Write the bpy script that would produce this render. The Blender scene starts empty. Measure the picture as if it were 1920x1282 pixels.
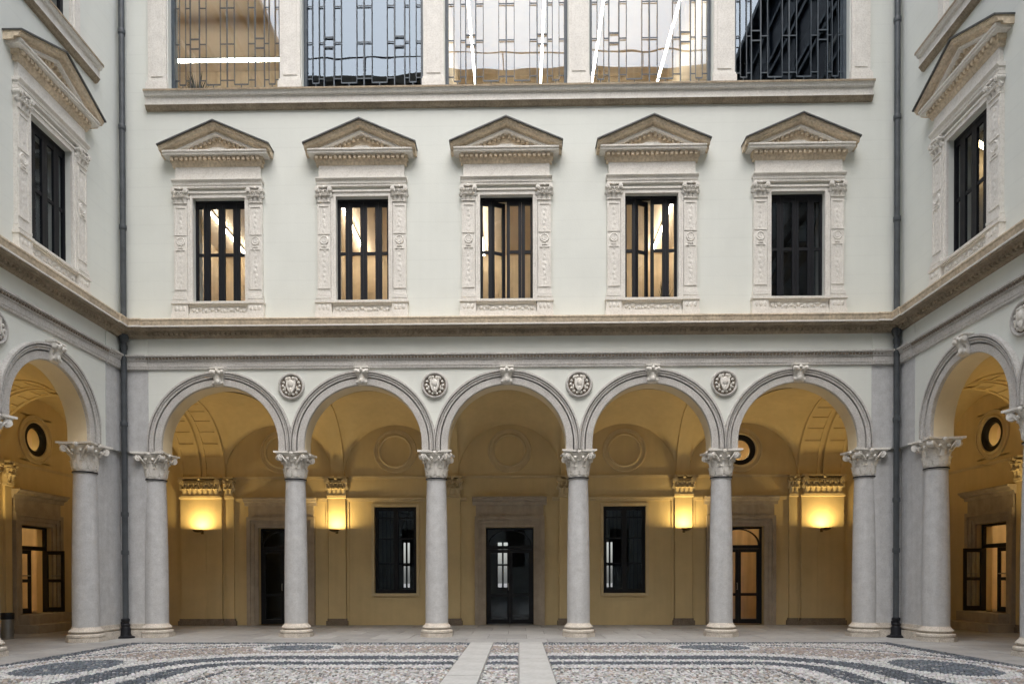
import bpy, bmesh, math, random
import numpy as np
from mathutils import Matrix, Vector
random.seed(7); rng = np.random.default_rng(7)
S = bpy.context.scene
COL = S.collection
R = math.radians

# ------------------------------------------------------------------ camera
F, CX, CY, YAW, PITCH, ROLL = 1308.255, 952.03, 1093.4, .0168, -.0086, -.0023
CAM = Vector((.2709, -15.5135, 1.3253))
def cam_dir(u, w, d):
    c, s = math.cos(ROLL), math.sin(ROLL); u, w = c*u+s*w, -s*u+c*w
    x, y, z = u, d, -w
    c, s = math.cos(PITCH), math.sin(PITCH); y, z = c*y-s*z, s*y+c*z
    c, s = math.cos(YAW), math.sin(YAW); x, y = c*x-s*y, s*x+c*y
    return Vector((x, y, z))
right, up, fwd = cam_dir(1, 0, 0), cam_dir(0, -1, 0), cam_dir(0, 0, 1)
cd = bpy.data.cameras.new('camera'); cam = bpy.data.objects.new('camera', cd); COL.objects.link(cam)
m = Matrix((right, up, -fwd)).transposed().to_4x4(); m.translation = CAM; cam.matrix_world = m
cd.sensor_fit = 'HORIZONTAL'; cd.sensor_width = 36; cd.lens = F/1920*36
cd.shift_x = (960-CX)/1920; cd.shift_y = (CY-641)/1920
cd.clip_start = .05; cd.clip_end = 2000
S.camera = cam

# ------------------------------------------------------------------ sky and sun
SUN_EL, SUN_AZ = 62, 4            # sun behind the camera, high, veiled by cloud
w = bpy.data.worlds.new('World'); S.world = w; w.use_nodes = True
nt = w.node_tree; nt.nodes.clear()
sky = nt.nodes.new('ShaderNodeTexSky'); sky.sky_type = 'NISHITA'; sky.sun_disc = False
sky.sun_elevation = R(SUN_EL); sky.sun_rotation = R(180-SUN_AZ); sky.dust_density = 3; sky.air_density = 1
hs = nt.nodes.new('ShaderNodeHueSaturation'); hs.inputs['Saturation'].default_value = .52
bg = nt.nodes.new('ShaderNodeBackground'); bg.inputs['Strength'].default_value = .15
wo = nt.nodes.new('ShaderNodeOutputWorld')
nt.links.new(sky.outputs[0], hs.inputs['Color']); nt.links.new(hs.outputs[0], bg.inputs[0]); nt.links.new(bg.outputs[0], wo.inputs[0])
sd = bpy.data.lights.new('sun', 'SUN'); sd.energy = 1.15; sd.angle = R(80); sd.color = (1, .97, .92)
so = bpy.data.objects.new('sun', sd); COL.objects.link(so)
az = R(SUN_AZ); el = R(SUN_EL)
sdir = Vector((math.sin(az)*math.cos(el), -math.cos(az)*math.cos(el), math.sin(el)))
so.rotation_euler = sdir.to_track_quat('Z', 'Y').to_euler(); so.location = (0, -8, 60)

# ------------------------------------------------------------------ exposure
vs = S.view_settings; vs.view_transform = 'Standard'; vs.look = 'None'; vs.gamma = 1; vs.use_curve_mapping = False
vs.exposure = 1.4
S.render.engine = 'CYCLES'
S.cycles.use_denoising = True; S.cycles.max_bounces = 10; S.cycles.diffuse_bounces = 6
S.cycles.transparent_max_bounces = 12; S.cycles.sample_clamp_indirect = 6
S.cycles.caustics_reflective = False; S.cycles.caustics_refractive = False

# ------------------------------------------------------------------ materials
MAT = {}
def mat(name, col, rough=.8, var=.12, scale=3., bump=.0, bscale=60., spec=.3, streak=0., col2=None, metal=0., grime=0.):
    m = bpy.data.materials.new(name); m.use_nodes = True; t = m.node_tree; N = t.nodes; L = t.links
    b = N['Principled BSDF']; b.inputs['Roughness'].default_value = rough
    b.inputs['Specular IOR Level'].default_value = spec; b.inputs['Metallic'].default_value = metal
    tc = N.new('ShaderNodeTexCoord')
    no = N.new('ShaderNodeTexNoise'); no.inputs['Scale'].default_value = scale; no.inputs['Detail'].default_value = 8; no.inputs['Roughness'].default_value = .62
    L.new(tc.outputs['Object'], no.inputs['Vector'])
    rp = N.new('ShaderNodeValToRGB'); rp.color_ramp.elements[0].position = .3; rp.color_ramp.elements[1].position = .72
    c2 = col2 or tuple(c*(1-var*1.6) for c in col)
    rp.color_ramp.elements[0].color = (*c2, 1); rp.color_ramp.elements[1].color = (*[min(1, c*(1+var*.5)) for c in col], 1)
    L.new(no.outputs['Fac'], rp.inputs['Fac']); out = rp.outputs['Color']
    if streak:
        mp = N.new('ShaderNodeMapping'); mp.inputs['Scale'].default_value = (7, 7, .35); L.new(tc.outputs['Object'], mp.inputs['Vector'])
        n2 = N.new('ShaderNodeTexNoise'); n2.inputs['Scale'].default_value = 1.; n2.inputs['Detail'].default_value = 6; L.new(mp.outputs[0], n2.inputs['Vector'])
        r2 = N.new('ShaderNodeValToRGB'); r2.color_ramp.elements[0].position = .35; r2.color_ramp.elements[1].position = .65
        r2.color_ramp.elements[0].color = (1-streak,)*3+(1,); r2.color_ramp.elements[1].color = (1, 1, 1, 1); L.new(n2.outputs['Fac'], r2.inputs['Fac'])
        mx = N.new('ShaderNodeMix'); mx.data_type = 'RGBA'; mx.blend_type = 'MULTIPLY'; mx.inputs[0].default_value = 1
        L.new(out, mx.inputs[6]); L.new(r2.outputs[0], mx.inputs[7]); out = mx.outputs[2]
    if grime:
        n3 = N.new('ShaderNodeTexNoise'); n3.inputs['Scale'].default_value = scale*7; n3.inputs['Detail'].default_value = 5; L.new(tc.outputs['Object'], n3.inputs['Vector'])
        r3 = N.new('ShaderNodeValToRGB'); r3.color_ramp.elements[0].position = .36; r3.color_ramp.elements[1].position = .56
        r3.color_ramp.elements[0].color = (1-grime, 1-grime*1.08, 1-grime*1.2, 1); r3.color_ramp.elements[1].color = (1, 1, 1, 1); L.new(n3.outputs['Fac'], r3.inputs['Fac'])
        mx = N.new('ShaderNodeMix'); mx.data_type = 'RGBA'; mx.blend_type = 'MULTIPLY'; mx.inputs[0].default_value = 1
        L.new(out, mx.inputs[6]); L.new(r3.outputs[0], mx.inputs[7]); out = mx.outputs[2]
    L.new(out, b.inputs['Base Color'])
    if bump:
        nb = N.new('ShaderNodeTexNoise'); nb.inputs['Scale'].default_value = bscale; nb.inputs['Detail'].default_value = 4; L.new(tc.outputs['Object'], nb.inputs['Vector'])
        bp = N.new('ShaderNodeBump'); bp.inputs['Strength'].default_value = bump; bp.inputs['Distance'].default_value = .02
        L.new(nb.outputs['Fac'], bp.inputs['Height']); L.new(bp.outputs[0], b.inputs['Normal'])
    MAT[name] = m; return m
PL = mat('plaster', (.735, .755, .71), .9, .035, .9, .12, 30, .2, .015)
def coursing(m):
    t = m.node_tree; N, L = t.nodes, t.links; b = N['Principled BSDF']; src = b.inputs['Base Color'].links[0].from_socket
    tc = N.new('ShaderNodeTexCoord'); sx = N.new('ShaderNodeSeparateXYZ'); L.new(tc.outputs['Object'], sx.inputs[0])
    ns = N.new('ShaderNodeTexNoise'); ns.inputs['Scale'].default_value = .8; L.new(tc.outputs['Object'], ns.inputs['Vector'])
    ad = N.new('ShaderNodeMath'); ad.operation = 'MULTIPLY_ADD'; ad.inputs[1].default_value = .06; L.new(ns.outputs['Fac'], ad.inputs[0]); L.new(sx.outputs[2], ad.inputs[2])
    dv = N.new('ShaderNodeMath'); dv.operation = 'PINGPONG'; dv.inputs[1].default_value = .21; L.new(ad.outputs[0], dv.inputs[0])
    r = N.new('ShaderNodeValToRGB'); r.color_ramp.elements[0].color = (.93, .93, .93, 1); r.color_ramp.elements[1].color = (1, 1, 1, 1); r.color_ramp.elements[0].position = .0; r.color_ramp.elements[1].position = .022; L.new(dv.outputs[0], r.inputs[0])
    mx = N.new('ShaderNodeMix'); mx.data_type = 'RGBA'; mx.blend_type = 'MULTIPLY'; L.new(ns.outputs['Fac'], mx.inputs[0]); L.new(src, mx.inputs[6]); L.new(r.outputs[0], mx.inputs[7]); L.new(mx.outputs[2], b.inputs['Base Color'])
coursing(PL)
mat('stone_white', (.81, .785, .735), .8, .07, 5, .3, 45, .3, .03, grime=.12)
mat('stone_stain_shade', (.44, .365, .27), .85, .2, 4, .35, 40, .2, .12, grime=.25)  # brown stain, with the cornice soffit's shadow mixed into the colour
mat('stone_crown', (.80, .68, .52), .85, .16, 3, .3, 40, .2, .10, grime=.22)
mat('stone_grey', (.60, .605, .612), .75, .10, 6, .25, 60, .3, .10, grime=.10)
mat('stone_arch', (.60, .585, .565), .8, .10, 5, .3, 50, .3, 0, grime=.2)
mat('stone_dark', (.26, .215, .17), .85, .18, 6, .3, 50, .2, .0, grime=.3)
mat('stone_base', (.68, .63, .56), .75, .14, 9, .3, 60, .3, 0, grime=.3)
mat('ochre', (.665, .535, .30), .85, .07, 1.3, .15, 25, .2, .05)
mat('ochre_trim', (.64, .53, .33), .8, .09, 3, .25, 40, .2, .04)
mat('door_stone', (.45, .385, .305), .8, .14, 4, .25, 40, .3, .12)
mat('floor_stone', (.46, .455, .45), .6, .14, 1.7, .15, 30, .4, 0, grime=.08)
mat('granite', (.46, .465, .46), .65, .12, 2.2, .2, 50, .4, 0, grime=.1)
mat('mortar', (.27, .265, .255), .9, .2, 12, .4, 60)
mat('iron', (.009, .010, .014), .45, .2, 6, spec=.3)
mat('lead_bar', (.055, .075, .095), .45, .2, 9, spec=.5)
mat('pipe', (.075, .085, .095), .45, .25, 5, .1, 30, .5, .2)
mat('flashing', (.10, .105, .105), .5, .3, 8, spec=.5)
mat('wood', (.74, .60, .42), .6, .12, 2, .0, 20, .3, .22)
mat('ceiling', (.62, .52, .40), .8, .05, 2)
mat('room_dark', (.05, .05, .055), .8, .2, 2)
mat('hall', (.17, .145, .12), .8, .2, 2)
mat('soffit_cream', (.76, .66, .47), .85, .06, 2, .15, 30)
mat('room_floor', (.24, .17, .11), .5, .15, 3)
mat('cladding', (.05, .058, .07), .5, .3, 1.5, spec=.4, streak=.4)
mat('opposite', (.42, .28, .15), .9, .15, 1.2)
mat('brass', (.20, .13, .05), .4, .15, 6, metal=.6)
mat('steel', (.30, .30, .29), .35, .1, 8, metal=.8)
mat('leaf', (.045, .075, .03), .6, .3, 14)
mat('pot', (.10, .09, .085), .6, .2, 8)
def glass(name, fac, tint=(1, 1, 1), rough=.01, wob=0.):
    m = bpy.data.materials.new(name); m.use_nodes = True; t = m.node_tree; N = t.nodes; L = t.links; N.clear()
    o = N.new('ShaderNodeOutputMaterial'); mx = N.new('ShaderNodeMixShader'); tr = N.new('ShaderNodeBsdfTransparent'); gl = N.new('ShaderNodeBsdfGlossy')
    tr.inputs[0].default_value = (*tint, 1); gl.inputs['Roughness'].default_value = rough; gl.inputs['Color'].default_value = (.76, .88, 1, 1)
    mx.inputs[0].default_value = fac
    L.new(tr.outputs[0], mx.inputs[1]); L.new(gl.outputs[0], mx.inputs[2]); L.new(mx.outputs[0], o.inputs[0])
    if wob:
        tc = N.new('ShaderNodeTexCoord'); no = N.new('ShaderNodeTexNoise'); no.inputs['Scale'].default_value = 1.1; no.inputs['Detail'].default_value = 1
        L.new(tc.outputs['Object'], no.inputs['Vector'])
        bp = N.new('ShaderNodeBump'); bp.inputs['Strength'].default_value = wob; bp.inputs['Distance'].default_value = .1
        L.new(no.outputs['Fac'], bp.inputs['Height']); L.new(bp.outputs[0], gl.inputs['Normal'])
    MAT[name] = m
glass('glass', .10, (.86, .88, .88))
glass('glass_dark', .05, (.6, .6, .6))
glass('glass_sky', .125, (.50, .55, .60), .005, .02)
def emit(name, col, s):
    m = bpy.data.materials.new(name); m.use_nodes = True; t = m.node_tree; t.nodes.clear()
    o = t.nodes.new('ShaderNodeOutputMaterial'); e = t.nodes.new('ShaderNodeEmission'); e.inputs[0].default_value = (*col, 1); e.inputs[1].default_value = s
    t.links.new(e.outputs[0], o.inputs[0]); MAT[name] = m
emit('tube', (1, .90, .74), 16)
emit('tube_strong', (1, .88, .70), 42)
emit('tube_warm', (1, .76, .40), 20)
emit('bulb', (1, .70, .28), 5)
def attr_mat(name, rough=.7):
    m = bpy.data.materials.new(name); m.use_nodes = True; t = m.node_tree
    a = t.nodes.new('ShaderNodeVertexColor'); a.layer_name = 'Col'
    b = t.nodes['Principled BSDF']; b.inputs['Roughness'].default_value = rough; b.inputs['Specular IOR Level'].default_value = .35
    t.links.new(a.outputs[0], b.inputs['Base Color']); MAT[name] = m
attr_mat('pebbles')

# ------------------------------------------------------------------ mesh helpers
class MB:
    def __init__(s): s.v = []; s.f = []
    def add(s, vs, fs):
        o = len(s.v); s.v += [tuple(p) for p in vs]; s.f += [tuple(i+o for i in f) for f in fs]; return s
    def box(s, u0, u1, v0, v1, z0, z1):
        u0, u1 = min(u0, u1), max(u0, u1)
        return s.add([(u0,v0,z0),(u1,v0,z0),(u1,v1,z0),(u0,v1,z0),(u0,v0,z1),(u1,v0,z1),(u1,v1,z1),(u0,v1,z1)],
                     [(0,3,2,1),(4,5,6,7),(0,1,5,4),(1,2,6,5),(2,3,7,6),(3,0,4,7)])
    def frustum(s, a, b):                     # a, b: (u0,u1,v0,v1,z)
        (u0,u1,v0,v1,z0), (U0,U1,V0,V1,z1) = a, b
        return s.add([(u0,v0,z0),(u1,v0,z0),(u1,v1,z0),(u0,v1,z0),(U0,V0,z1),(U1,V0,z1),(U1,V1,z1),(U0,V1,z1)],
                     [(0,3,2,1),(4,5,6,7),(0,1,5,4),(1,2,6,5),(2,3,7,6),(3,0,4,7)])
    def lathe(s, prof, n=24, c=(0,0), axis='z', a0=0, a1=2*math.pi):
        full = abs(a1-a0-2*math.pi) < 1e-6; k = n if full else n+1; vs = []
        for r, h in prof:
            for i in range(k):
                a = a0+(a1-a0)*i/n; x, y = r*math.cos(a), r*math.sin(a)
                vs.append((c[0]+x, c[1]+y, h) if axis == 'z' else (c[0]+x, h, c[1]+y))
        fs = []
        for j in range(len(prof)-1):
            for i in range(n):
                a, b = j*k+i, j*k+(i+1) % k
                q = (a, b, b+k, a+k); fs.append(q if axis == 'z' else q[::-1])
        return s.add(vs, fs)
    def sphere(s, c, r, n=8, mth=5):
        rx, ry, rz = r if isinstance(r, tuple) else (r, r, r); vs = [(c[0], c[1], c[2]-rz)]
        for j in range(1, mth):
            t = -math.pi/2+math.pi*j/mth
            for i in range(n):
                a = 2*math.pi*i/n; vs.append((c[0]+rx*math.cos(t)*math.cos(a), c[1]+ry*math.cos(t)*math.sin(a), c[2]+rz*math.sin(t)))
        vs.append((c[0], c[1], c[2]+rz)); fs = []; e = len(vs)-1
        for i in range(n): fs.append((0, 1+(i+1) % n, 1+i)); fs.append((e, 1+(mth-2)*n+i, 1+(mth-2)*n+(i+1) % n))
        for j in range(mth-2):
            for i in range(n):
                a = 1+j*n+i; b = 1+j*n+(i+1) % n; fs.append((a, b, b+n, a+n))
        return s.add(vs, fs)
    def rod(s, p, q, r, n=8, r2=None):
        p, q = Vector(p), Vector(q); d = (q-p).normalized(); r2 = r if r2 is None else r2
        e = Vector((0,0,1)) if abs(d.z) < .9 else Vector((1,0,0)); x = d.cross(e).normalized(); y = d.cross(x); vs = []
        for c, rr in ((p, r), (q, r2)):
            for i in range(n): a = 2*math.pi*i/n; vs.append(c+x*(rr*math.cos(a))+y*(rr*math.sin(a)))
        fs = [(i, i+n, (i+1) % n+n, (i+1) % n) for i in range(n)]; fs += [tuple(range(n)), tuple(range(2*n-1, n-1, -1))]
        return s.add(vs, fs)
    def prism(s, poly, v0, v1):               # polygon in (u,z), extruded along v; counter-clockwise seen from -v
        n = len(poly); vs = [(a, v0, b) for a, b in poly]+[(a, v1, b) for a, b in poly]
        fs = [tuple(range(n)), tuple(range(2*n-1, n-1, -1))]+[(i, i+n, (i+1) % n+n, (i+1) % n) for i in range(n)]
        return s.add(vs, fs)
    def moulding(s, prof, u0, u1, m0=False, m1=False):   # prof: closed list (p,z); p = how far it stands out
        n = len(prof)
        vs = [(u0+(p if m0 else 0), -p, z) for p, z in prof]+[(u1-(p if m1 else 0), -p, z) for p, z in prof]
        fs = [(i, (i+1) % n, (i+1) % n+n, i+n) for i in range(n)]+[tuple(range(n-1, -1, -1)), tuple(range(n, 2*n))]
        return s.add(vs, fs)
    def arch(s, prof, uc, zc, zs, half, n=40):           # closed profile (r, v) swept over a stilted round arch
        k = len(prof); path = [('s', 0)]+[('a', math.pi*i/n) for i in range(n+1)]+[('s', math.pi)]; vs = []
        for kind, a in path:
            for r, v in prof:
                u = max(-half, min(half, r*math.cos(a))); z = zs if kind == 's' else zc+r*math.sin(a)
                if abs(r*math.cos(a)) > half and kind == 'a': z = max(z, zc)
                vs.append((uc+u, v, z))
        fs = []
        for j in range(len(path)-1):
            for i in range(k): a, b = j*k+i, j*k+(i+1) % k; fs.append((a, b, b+k, a+k))
        fs += [tuple(range(k-1, -1, -1)), tuple(range((len(path)-1)*k, len(path)*k))]
        return s.add(vs, fs)
    def leaf(s, base, ang, w_, h, out, curl=.5, n=5):    # a carved leaf standing on a bell, facing direction ang
        ca, sa = math.cos(ang), math.sin(ang); vs = []
        for j in range(n+1):
            t = j/n; ww = w_*(.55+.6*math.sin(math.pi*min(t*.9+.1, 1)))*.5*(1-.35*t)
            rr = base[2]+out*(t**3)+.012*math.sin(t*math.pi); zz = base[3]+h*(t if t < .8 else .8+(t-.8)*(1-curl*2.2))
            for k, q in enumerate((-1, -.45, 0, .45, 1)):
                lob = (.018 if abs(q) == 1 else 0)*math.sin(t*9)
                d = rr+(.02 if q == 0 else (.0 if abs(q) == 1 else .012)); tt = q*(ww+lob)
                vs.append((base[0]+d*ca-tt*sa, base[1]+d*sa+tt*ca, zz))
        m_ = len(vs)
        for p in list(vs): vs.append((p[0]-.03*ca, p[1]-.03*sa, p[2]-.012))
        fs = []
        for j in range(n):
            for k in range(4):
                a = j*5+k; fs.append((a, a+1, a+6, a+5)); fs.append((m_+a, m_+a+5, m_+a+6, m_+a+1))
            for e in (0, 4):
                a = j*5+e; q = (a, a+5, m_+a+5, m_+a); fs.append(q if e == 0 else q[::-1])
        a = n*5
        for k in range(4): fs.append((a+k, a+k+1, m_+a+k+1, m_+a+k))
        return s.add(vs, fs)
    def mesh(s, name, smooth=None):
        me = bpy.data.meshes.new(name); me.from_pydata(s.v, [], s.f)
        if smooth is not None:
            me.polygons.foreach_set('use_smooth', [True]*len(me.polygons)); me.set_sharp_from_angle(angle=R(smooth))
        return me
def obj(name, data, material=None, parent=None, loc=(0,0,0), rz=0, smooth=None, kind=None, label=None, cat=None, group=None):
    if isinstance(data, MB): data = data.mesh(name, smooth)
    if data is not None and material and not data.materials: data.materials.append(MAT[material])
    o = bpy.data.objects.new(name, data); COL.objects.link(o); o.parent = parent; o.location = loc; o.rotation_euler = (0, 0, rz)
    if kind: o['kind'] = kind
    if label: o['label'] = label
    if cat: o['category'] = cat
    if group: o['group'] = group
    return o
def thing(name, label, cat, loc=(0,0,0), rz=0, group=None):
    return obj(name, None, loc=loc, rz=rz, label=label, cat=cat, group=group)
def copy_tree(o, parent=None, loc=None, rz=None):
    c = o.copy(); COL.objects.link(c); c.parent = parent
    if loc is not None: c.location = loc
    if rz is not None: c.rotation_euler = (0, 0, rz)
    for ch in list(o.children): copy_tree(ch, c)
    return c
def wall_mesh(u0, u1, z0, z1, holes, v0, v1):
    us = sorted({u0, u1, *[h[0] for h in holes], *[h[1] for h in holes]}); zs = sorted({z0, z1, *[h[2] for h in holes], *[h[3] for h in holes]})
    us = [x for x in us if u0 <= x <= u1]; zs = [x for x in zs if z0 <= x <= z1]
    solid = lambda i, j: 0 <= i < len(us)-1 and 0 <= j < len(zs)-1 and not any(h[0]-1e-6 <= us[i] and us[i+1] <= h[1]+1e-6 and h[2]-1e-6 <= zs[j] and zs[j+1] <= h[3]+1e-6 for h in holes)
    b = MB()
    for i in range(len(us)-1):
        for j in range(len(zs)-1):
            if not solid(i, j): continue
            a, c, d, e = us[i], us[i+1], zs[j], zs[j+1]
            b.add([(a,v0,d),(c,v0,d),(c,v0,e),(a,v0,e)], [(0,1,2,3)]); b.add([(a,v1,d),(c,v1,d),(c,v1,e),(a,v1,e)], [(3,2,1,0)])
            if not solid(i-1, j): b.add([(a,v0,d),(a,v1,d),(a,v1,e),(a,v0,e)], [(3,2,1,0)])
            if not solid(i+1, j): b.add([(c,v0,d),(c,v1,d),(c,v1,e),(c,v0,e)], [(0,1,2,3)])
            if not solid(i, j-1): b.add([(a,v0,d),(c,v0,d),(c,v1,d),(a,v1,d)], [(3,2,1,0)])
            if not solid(i, j+1): b.add([(a,v0,e),(c,v0,e),(c,v1,e),(a,v1,e)], [(0,1,2,3)])
    return b

# ------------------------------------------------------------------ dimensions (metres)
W = 8.625; BAY = 3.2; ZS = 4.15; DL = 3.98; DS = 3.4          # half court width, bay, springing, loggia depths
C1, B2 = .95, 2.86                                            # side wings: corner to first column, bay
LEN = C1*2+B2*6
ZTOP = 20.3

# ------------------------------------------------------------------ prototypes: column
def column_meshes():
    b = MB(); b.lathe([(.0,0),(.255,0),(.257,.5),(.252,1.4),(.237,2.4),(.215,3.24),(.232,3.25),(.232,3.275),(.0,3.275)], 32)
    shaft = b.mesh('shaft', 40)
    b = MB()
    b.lathe([(0,.0),(.385,.0),(.385,.085),(0,.085)], 8, a0=R(22.5), a1=R(382.5))
    b.lathe([(0,.085),(.33,.085),(.352,.10),(.358,.125),(.35,.15),(.325,.165),(.295,.168),(.287,.185),(.295,.20),(.325,.205),(.325,.222),(.30,.25),(.268,.285),(.258,.31),(0,.31)], 32)
    base = b.mesh('base', 40)
    b = MB(); b.lathe([(.212,3.525),(.24,3.53),(.243,3.543),(.24,3.556),(.212,3.56)], 32); ring = b.mesh('collar', 60)
    # capital: bell, two rows of leaves, four corner scrolls, concave abacus
    b = MB(); z0 = 3.56; h = ZS-z0
    b.lathe([(.0,z0),(.222,z0),(.225,z0+.12),(.232,z0+.3),(.262,z0+.44),(.32,z0+.52),(0,z0+.52)], 32)
    for i in range(8): b.leaf((0,0,.224,z0+.03), i*math.pi/4+math.pi/8, .15, .24, .055)
    for i in range(8): b.leaf((0,0,.228,z0+.12), i*math.pi/4, .15, .30, .085)
    for i in range(4):
        a = math.pi/4+i*math.pi/2; ca, sa = math.cos(a), math.sin(a); t = Vector((-sa, ca, 0))
        b.leaf((0,0,.235,z0+.22), a, .13, .27, .15, .4)
        c = Vector((.385*ca, .385*sa, z0+.455))
        b.rod(c-t*.055, c+t*.055, .072, 12); b.rod(c-t*.068, c+t*.068, .03, 8)
        for sgn in (-1, 1):
            p = Vector((.25*ca, .25*sa, z0+.33))+t*(.11*sgn); q = c+t*(.045*sgn)+Vector((0,0,.05)); b.rod(p, q, .018, 6, .026)
        a2 = i*math.pi/2; b.sphere((.315*math.cos(a2), .315*math.sin(a2), z0+.535), (.05,.05,.05), 8, 5)
        for sgn in (-1, 1):
            t2 = Vector((-math.sin(a2), math.cos(a2), 0)); c2 = Vector((.29*math.cos(a2), .29*math.sin(a2), z0+.42))+t2*(.085*sgn)
            b.sphere(tuple(c2), .036, 8, 5)
    poly = []
    for i in range(4):
        a = i*math.pi/2
        for k in range(7):
            q = -1+2*k/6; d = .335-.055*(1-q*q)+.0
            x, y = d, q*.335
            poly.append((x*math.cos(a)-y*math.sin(a), x*math.sin(a)+y*math.cos(a)))
    n = len(poly)
    for (s0, za, zb) in ((1., z0+.515, z0+.545), (1.13, z0+.545, ZS-.003)):
        vs = [(x*s0, y*s0, za) for x, y in poly]+[(x*s0, y*s0, zb) for x, y in poly]
        b.add(vs, [tuple(range(n-1, -1, -1)), tuple(range(n, 2*n))]+[(i, (i+1) % n, (i+1) % n+n, i+n) for i in range(n)])
    return shaft, base, ring, b.mesh('capital', 50)
SHAFT, BASE, RING, CAPITAL = column_meshes()
for me, mm in ((SHAFT, 'stone_grey'), (BASE, 'stone_base'), (RING, 'iron'), (CAPITAL, 'stone_white')): me.materials.append(MAT[mm])
def column(parent, u, v=.25, rz=0):
    o = obj('column', SHAFT, parent=parent, loc=(u, v, .27), rz=rz)
    for nm, me in (('base', BASE), ('collar', RING), ('capital', CAPITAL)): obj(nm, me, parent=o, loc=(0, 0, -.27))
    return o

# flat carved capital (for pilasters); width, from z0 to z1, stands out p
def flat_capital(b, uc, wd, z0, z1, p, dens=.16, v=0.):
    h = z1-z0; hw = wd/2
    b.frustum((uc-hw*.86, uc+hw*.86, v-p*.55, v, z0), (uc-hw*.9, uc+hw*.9, v-p*.7, v, z1-.06*h/.35))
    b.box(uc-hw, uc+hw, v-p, v, z1-.09*h, z1-.001); b.box(uc-hw*.9, uc+hw*.9, v-p*.72, v, z0, z0+.05*h)
    n = max(2, round(wd/dens)); st = wd*.86/n
    for r_, (zz, hh) in enumerate(((z0+.04*h, .42*h), (z0+.30*h, .45*h))):
        for i in range(n+(r_ % 2)):
            uu = uc-wd*.43+st*(i+.5-(.5 if r_ else 0))
            b.leaf((uu, v, p*.55, zz), -math.pi/2, st*.95, hh, p*.45)
    for i in range(n):
        uu = uc-wd*.43+st*(i+.5); b.sphere((uu, v-p*.8, z0+.62*h), (st*.2, p*.3, .05*h/.35), 6, 4)
    for i in range(n):
        uu = uc-wd*.43+st*(i+.5)
        for k_, (du, dz) in enumerate(((-.25, .70), (.25, .70), (-.3, .42), (.3, .42))):
            rr = min(st*.2, .05); b.lathe([(rr*.45, v-p*.75), (rr*.6, v-p*1.02), (rr, v-p*1.02), (rr*1.1, v-p*.7)], 10, (uu+du*st, z0+dz*h), 'y')
    for sgn in (-1, 1):
        cu = uc+sgn*hw*.84; b.rod((cu, v-p*1.12, z1-.23*h), (cu, v-.01, z1-.23*h), min(.14*h, hw*.3), 10)
        b.rod((cu, v-p*1.2, z1-.23*h), (cu, v-.01, z1-.23*h), min(.06*h, hw*.12), 8)
        b.rod((cu-sgn*.02, v-p*.9, z1-.2*h), (uc+sgn*.02, v-p*.9, z0+.5*h), .03*h, 5)
    b.sphere((uc, v-p, z1-.1*h), (.09*h, .06*h, .09*h), 8, 5)

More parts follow.
